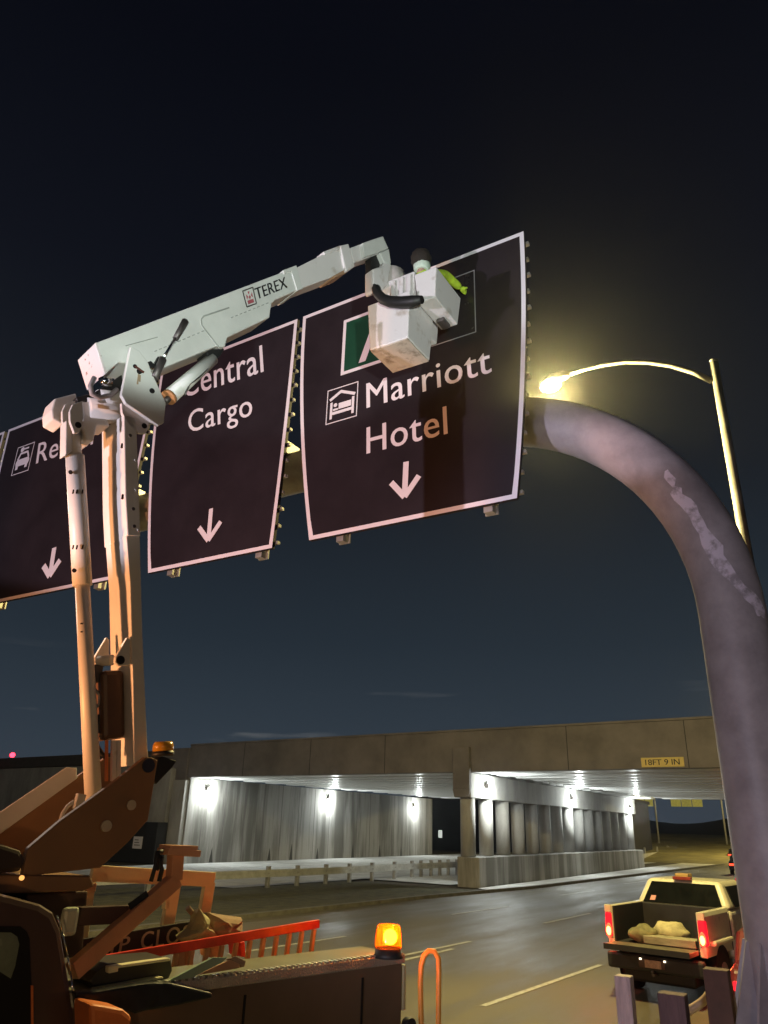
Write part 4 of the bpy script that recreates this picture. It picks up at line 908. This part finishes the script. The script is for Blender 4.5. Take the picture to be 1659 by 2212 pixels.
bodyo['label'] = 'lime green jacket over the whole body'
for wv, ev, sd in ((J['wr'], J['er'], 1), (J['wl'], J['el'], -1)):
    v, e, r = hand(wv, V(wv)-V(ev), sd); ho = skinned('gloved_hand', v, e, r, M_lime, person, 1)
# head: skull, face, neck gaiter, hair
mb = MB(); mb.ball(hc, .098, 20, 14, (.84, 1.0, 1.2)); mb.ball(hc+V((.0, .095, -.01)), .018, 8, 6, (.8, 1, 1.3)); mb.tube([hc+V((0, -.02, -.2)), hc+V((0, 0, -.06))], .05, 14)
for s_ in (-1, 1): mb.ball(hc+V((.085*s_, -.005, 0)), .024, 8, 6, (.4, .8, 1.2))
mb.build('head', M_skin, person)
mb = MB(); mb.ball(hc+V((0, -.012, .042)), .118, 20, 14, (.98, 1.0, 1.02))
for p in mb.v: p += (p-hc)*(.10*random.random()-.03)
mb.build('hair', M_hair, person)
mb = MB(); mb.tube([hc+V((0, .0, -.12)), hc+V((0, .0, -.10)), hc+V((0, .004, -.05)), hc+V((0, .004, -.015))], [.078, .088, .098, .094], 20); mb.build('neck_gaiter', mat('pale_green_cloth', (.55, .66, .55), .8, var=.1, scale=14), person)
for s_ in (-1, 1):
    mb = MB(); mb.ball(hc+V((.03*s_, .09, .018)), .012, 8, 6); mb.build('eye', M_swht, person)

# ================================================================== PICKUP
pk = thing('pickup_truck', (-4.15, 20.2, 0), 'cream pickup truck with its tailgate down and tail lamps lit, seen from behind', 'pickup')
PX, PY = -4.18, 17.35
def pb(name, x0, x1, y0, y1, z0, z1_, mt, bev=.02, par=None, label=None): mb = MB(); mb.bb(PX+x0, PX+x1, PY+y0, PY+y1, z0, z1_); return mb.build(name, mt, par or pk, bev, label)
bedw = .98
for s_ in (-1, 1):
    bd = MB(); bd.prism([(PX+s_*bedw, PY, .80), (PX+s_*bedw, PY, 1.50), (PX+s_*(bedw-.03), PY, 1.58), (PX+s_*(bedw-.13), PY, 1.58), (PX+s_*(bedw-.13), PY, .80)], (0, 1.73, 0)); bd.build('bed_side', M_cream, pk, .02)
pb('bed_floor', -.85, .85, -.02, 1.7, .86, .92, M_dark); pb('bed_front_wall', -.85, .85, 1.64, 1.70, .92, 1.56, M_dark)
for s_ in (-1, 1): pb('bed_liner', min(s_*.85, s_*.82), max(s_*.85, s_*.82), .02, 1.63, .92, 1.56, M_dark, 0)
tg = pb('tailgate', -.84, .84, -.58, -.03, .84, .93, mat('shaded_tailgate', (.10, .095, .06), .6, var=.3, scale=6), .015, label='lowered tailgate'); pb('tailgate_edge', -.84, .84, -.60, -.582, .84, .94, M_dark, 0, tg)  # dark olive colour paints in the shade on the lowered tailgate
bm = pb('rear_bumper', -.96, .96, -.20, -.02, .47, .76, M_dark, .05); pb('underbody', -.70, .70, .0, 2.6, .26, .62, M_blk, .05)

pb('plate_recess', -.30, .22, -.225, -.203, .55, .70, mat('plate_recess', (.10, .06, .05), .5), .01, bm)
lp = pb('number_plate', -.17, .15, -.24, -.228, .555, .69, mat('number_plate', (.55, .38, .33), .4, var=.2, scale=20), .004, bm)
for s_ in (-1, 1): pb('plate_lamp', -.01+s_*.24-.02, -.01+s_*.24+.02, -.245, -.228, .68, .71, glow('plate_lamp', (1, .85, .6), 3), 0, bm)
mb = MB(); mb.tube([(PX, PY-.3, .45), (PX, PY-.05, .45)], .03, 10); mb.ball((PX, PY-.3, .50), .03); mb.build('tow_hitch', M_steel, pk)
# cab
cy0, cy1 = 1.78, 4.15
cbm = MB()
low = [(-1.03, cy0), (1.03, cy0), (1.03, cy1), (-1.03, cy1)]; top = [(-.80, cy0+.28), (.80, cy0+.28), (.80, cy1-.75), (-.80, cy1-.75)]
cbm.hexa([(PX+x, PY+y, .62) for x, y in low], [(PX+x*.985, PY+y, 1.52) for x, y in low]); cbm.hexa([(PX+x*.985, PY+y, 1.521) for x, y in low], [(PX+x, PY+y, 2.04) for x, y in top])
cab = cbm.build('cab', M_cream, pk, .09, seg=4)
def lp_(u, v, e=.012):   # on the cab's sloping rear face
    xb = 1.015*(2*u-1); xt = .80*(2*u-1); x = xb+(xt-xb)*v; y = cy0+.28*v-e; z = 1.521+.519*v; return V((PX+x, PY+y, z))
mb = MB(); mb.prism([lp_(.07, .07), lp_(.93, .07), lp_(.92, .88), (lp_(.08, .88))], (0, .02, 0)); rwn = mb.build('rear_window', M_win, cab)
stk = MB(); stk.prism([lp_(.14, .16, .016), lp_(.20, .16, .016), lp_(.20, .34, .016), lp_(.14, .34, .016)], (0, .003, 0)); stk.build('sticker', mat('sticker', (.6, .25, .22), .5), rwn)
for s_ in (-1, 1):
    mb = MB(); mb.prism([(PX+s_*.975, PY+cy0+.35, 1.56), (PX+s_*.975, PY+cy1-.35, 1.56), (PX+s_*.79, PY+cy1-.8, 1.95), (PX+s_*.79, PY+cy0+.45, 1.95)], (-s_*.03+s_*.03, 0, 0)) if False else mb.prism([(PX+s_*1.018, PY+cy0+.35, 1.56), (PX+s_*1.018, PY+cy1-.35, 1.56), (PX+s_*.86, PY+cy1-.8, 1.95), (PX+s_*.86, PY+cy0+.45, 1.95)], (s_*-.02, 0, -.004)); mb.build('side_window', M_win, cab)
    mb = MB(); mb.box((PX+s_*1.16, PY+cy1-.6, 1.58), (.26, .1, .24)); mb.build('door_mirror', M_dark, cab, .03)
    mb = MB(); mb.box((PX+s_*1.003, PY+3.0, 1.35), (.02, .18, .03)); mb.build('door_handle', M_chrome, cab)
pb('third_brake_lamp', -.20, .20, cy0+.20, cy0+.32, 2.035, 2.10, mat('dull_red_lens', (.25, .04, .03), .3), .01)
pb('roof_beacon', -.28, .02, cy0+.6, cy0+.9, 2.045, 2.15, mat('dull_amber_bar', (.35, .22, .08), .4), .02)
hd = MB(); hd.prism([(PX-.95, PY+cy1, .62), (PX-.95, PY+cy1, 1.45), (PX-.95, PY+5.6, 1.30), (PX-.95, PY+5.85, 1.1), (PX-.95, PY+5.85, .55)], (1.9, 0, 0)); hd.build('bonnet', M_cream, pk, .04)
for y_ in (.95, 4.95):
    for s_ in (-1, 1):
        mb = MB(); mb.tube([(PX+s_*.72, PY+y_, .42), (PX+s_*.99, PY+y_, .42)], .42, 28); wh = mb.build('wheel', M_tire, pk, .03)
        mb = MB(); mb.tube([(PX+s_*.98, PY+y_, .42), (PX+s_*1.0, PY+y_, .42)], .24, 20); mb.build('rim', M_galv, wh)
        mb = MB(); mb.disc((PX+s_*.978, PY+y_, .46), (s_, 0, 0), .50, .006, 28); mb.build('wheel_arch', M_hole, pk)
        if y_ < 2: mb = MB(); mb.box((PX+s_*1.01, PY+y_+.02, 1.02), (.12, 1.25, .10)); mb.build('fender_flare', M_cream, pk, .04)
for s_ in (-1, 1):
    x0_, x1_ = (-1.01, -.87) if s_ < 0 else (.87, 1.01)
    tl = pb('tail_lamp', x0_, x1_, -.03, .13, 1.0, 1.44, M_taildim, .025)
    mb = MB(); mb.ball((PX+(x0_+x1_)/2, PY-.028, 1.12), .062, 16, 10, (1.05, .5, 2.1)); mb.build('lit_bulb', M_tail, tl); mb = MB(); mb.ball((PX+(x0_+x1_)/2, PY-.045, 1.11), .045, 16, 10, (1.05, .5, 1.9)); mb.build('hot_bulb', M_tailhot, tl)
    lamp('POINT', 'tail_lamp_light', (PX+(x0_+x1_)/2+s_*.14, PY-.12, 1.1), 20, (1, .06, .03), .05)
    pb('corner_cap', x0_, x1_, -.02, .03, 1.445, 1.585, M_cream, .01)
# rounded quarter panel and seams
for y_ in (1.67,):
    for s_ in (-1, 1): pb('panel_gap', s_*.984-.004, s_*.984+.004, y_+.06, y_+.075, .8, 1.52, M_hole, 0)
# load in the bed
def bundle(name, c, r, sc, mt, label, seed, parent=None):
    rg = random.Random(seed); mb = MB(); mb.ball(c, r, 16, 10, sc)
    for p in mb.v:
        d_ = p-V(c); p += d_*(.18*math.sin(d_.x*19+seed)*math.cos(d_.z*23)+.12*(rg.random()-.5))
        if p.z < .93: p.z = .93
    o = mb.build(name, mt, None); tag(o, label, 'load'); return o
bundle('load_bundle', (PX+.12, PY+.60, 1.12), .26, (1.35, 1.1, .75), M_canvas, 'pale crumpled sheet heaped in the middle of the pickup bed', 2)
bundle('load_bundle', (PX-.35, PY+.35, 1.06), .26, (1.2, 1.2, .7), mat('olive_cloth', (.16, .15, .07), .9, var=.3, scale=8), 'olive cloth bundle at the left of the pickup bed', 5)
mb = MB(); mb.bb(PX-.25, PX+.78, PY+.02, PY+.40, .935, 1.08)
tag(mb.build('timber_plank', mat('pale_plank', (.27, .25, .16), .7, var=.3, scale=3, streak=(1, 6, 6)), None, .015), 'pale planks stacked across the pickup bed by the tailgate', 'plank')

# the pickup stands slightly askew in its lane
RZ = math.radians(-7); PV = V((PX, PY, 0)); RM = Matrix.Rotation(RZ, 4, 'Z')
for o in list(bpy.data.objects):
    if o == pk or o.name.startswith(('load_bundle', 'timber_plank', 'tail_lamp_light')):
        o.location = PV + RM @ (V(o.location)-PV) + V((.02, 0, 0)); o.rotation_euler.z = RZ
# ================================================================== OTHER CARS
def car(name, x, y, label, paint, lit=M_tail, heads=False, sc=1.):
    t = thing(name, (x, y, 0), label, 'car', 'cars on the road')
    pr = [(-2.2, .30), (-2.25, .75), (-2.1, .98), (-1.5, 1.02), (-.9, 1.42), (.4, 1.45), (1.2, 1.0), (2.1, .85), (2.25, .6), (2.2, .3)]
    mb = MB(); mb.prism([(x-.85, y+a_, b_) for a_, b_ in pr], (1.7, 0, 0)); b = mb.build('body', paint, t, .08, seg=3)
    mb = MB(); mb.prism([(x-.66, y-1.47, 1.07), (x+.66, y-1.47, 1.07), (x+.6, y-.97, 1.38), (x-.6, y-.97, 1.38)], (0, -.02, .012)); mb.build('rear_window', M_win, b)
    for s_ in (-1, 1):
        mb = MB(); mb.prism([(x+s_*.853, y-1.2, 1.05), (x+s_*.853, y+.95, 1.05), (x+s_*.853, y+.35, 1.38), (x+s_*.853, y-.8, 1.38)], (s_*.006, 0, 0)); mb.build('side_window', M_win, b)
        mb = MB(); mb.bb(x+s_*.62-.17, x+s_*.62+.17, y-2.28, y-2.22, .68, .82); mb.build('tail_lamp', lit, t, .02)
        for yy in (-1.4, 1.4): mb = MB(); mb.tube([(x+s_*.65, y+yy, .32), (x+s_*.88, y+yy, .32)], .32, 20); mb.build('wheel', M_tire, t)
    mb = MB(); mb.bb(x-.25, x+.25, y-2.27, y-2.235, .55, .68); mb.build('number_plate', M_swht, t)
    lamp('POINT', 'car_tail_light', (x, y-2.5, .8), 8, (1, .06, .03), .1)
    return t
p1 = onZ(1586, 1868, .75); p2 = onZ(1580, 1846, .8); p3 = onZ(1612, 1890, 1.0)
car('parked_car', p1.x+.4, p1.y+2.3, 'dark car with glowing tail lamps beyond the pickup, nearer of the two under the bridge', mat('black_car_paint', (.015, .015, .018), .25, coat=.6))
car('parked_car', p2.x+.4, p2.y+2.3, 'dark car with glowing tail lamps farthest along the road', MATS['black_car_paint'])
car('parked_car', p3.x+.2, p3.y+2.3, 'pale blue-grey car just ahead of the pickup beside the column', mat('pale_car_paint', (.35, .42, .45), .3, coat=.5), M_taildim)
q = onZ(1620, 2133, .75)
car('red_lamp_car', q.x+.55, q.y+2.2, 'dark red car at the lower right, its red tail lamp half hidden by the column', mat('dark_red_paint', (.12, .01, .012), .3, coat=.5), mat('bright_red_lens', (.8, .01, .01), .2, emis=(1, .015, .03), est=1.6))

# ================================================================== POSTS AT THE ROADSIDE
def rpost(px, py, Yd, wd, dp, mt, label, lean=0.):
    p = onY(px, py, Yd); mb = MB(); mb.hexa([(p.x-wd/2, Yd, 0), (p.x+wd/2, Yd, 0), (p.x+wd/2, Yd+dp, 0), (p.x-wd/2, Yd+dp, 0)], [(p.x-wd/2-lean, Yd, p.z), (p.x+wd/2-lean, Yd, p.z), (p.x+wd/2-lean, Yd+dp, p.z), (p.x-wd/2-lean, Yd+dp, p.z)])
    return tag(mb.build('guard_post', mt, None, .008), label, 'post', 'posts at the roadside')
rpost(1343, 2109, 6.6, .12, .11, M_pinkp, 'pale pinkish post at the bottom edge in front of the pickup bumper')
rpost(1448, 2148, 6.5, .19, .13, M_maroon, 'short maroon-grey post between the other two roadside posts')
rpost(1544, 2095, 7.0, .18, .13, mat('brown_timber', (.10, .055, .04), .8, var=.25, scale=5), 'dark brown post behind the others, beside the column')
mb = MB(); mb.tube([onY(x, y, 8.2) for x, y in ((1477, 2191), (1500, 2176), (1518, 2164), (1527, 2154), (1529, 2140))], [.04, .036, .036, .036, .015], 10); tag(mb.build('bent_rod', mat('pale_rod', (.42, .30, .18), .5)), 'bent pale metal rod lying between the roadside posts', 'rod')

# ---- tidy: leftovers with no geometry
for o in list(bpy.data.objects):
    if o.type == 'MESH' and len(o.data.polygons) == 0: bpy.data.objects.remove(o)

# ================================================================== NIGHT AIR
hz_ = MB(); hz_.bb(-170, 110, -70, 440, -1.5, 34); ho_ = hz_.build('haze', mat('night_air', (.5, .5, .5)))
ho_['kind'] = 'stuff'
t = MATS['night_air'].node_tree; t.nodes.clear(); oo = t.nodes.new('ShaderNodeOutputMaterial'); pv = t.nodes.new('ShaderNodeVolumePrincipled')
pv.inputs['Color'].default_value = (.9, .92, .95, 1); pv.inputs['Density'].default_value = .0003; pv.inputs['Anisotropy'].default_value = .93
t.links.new(pv.outputs[0], oo.inputs['Volume'])
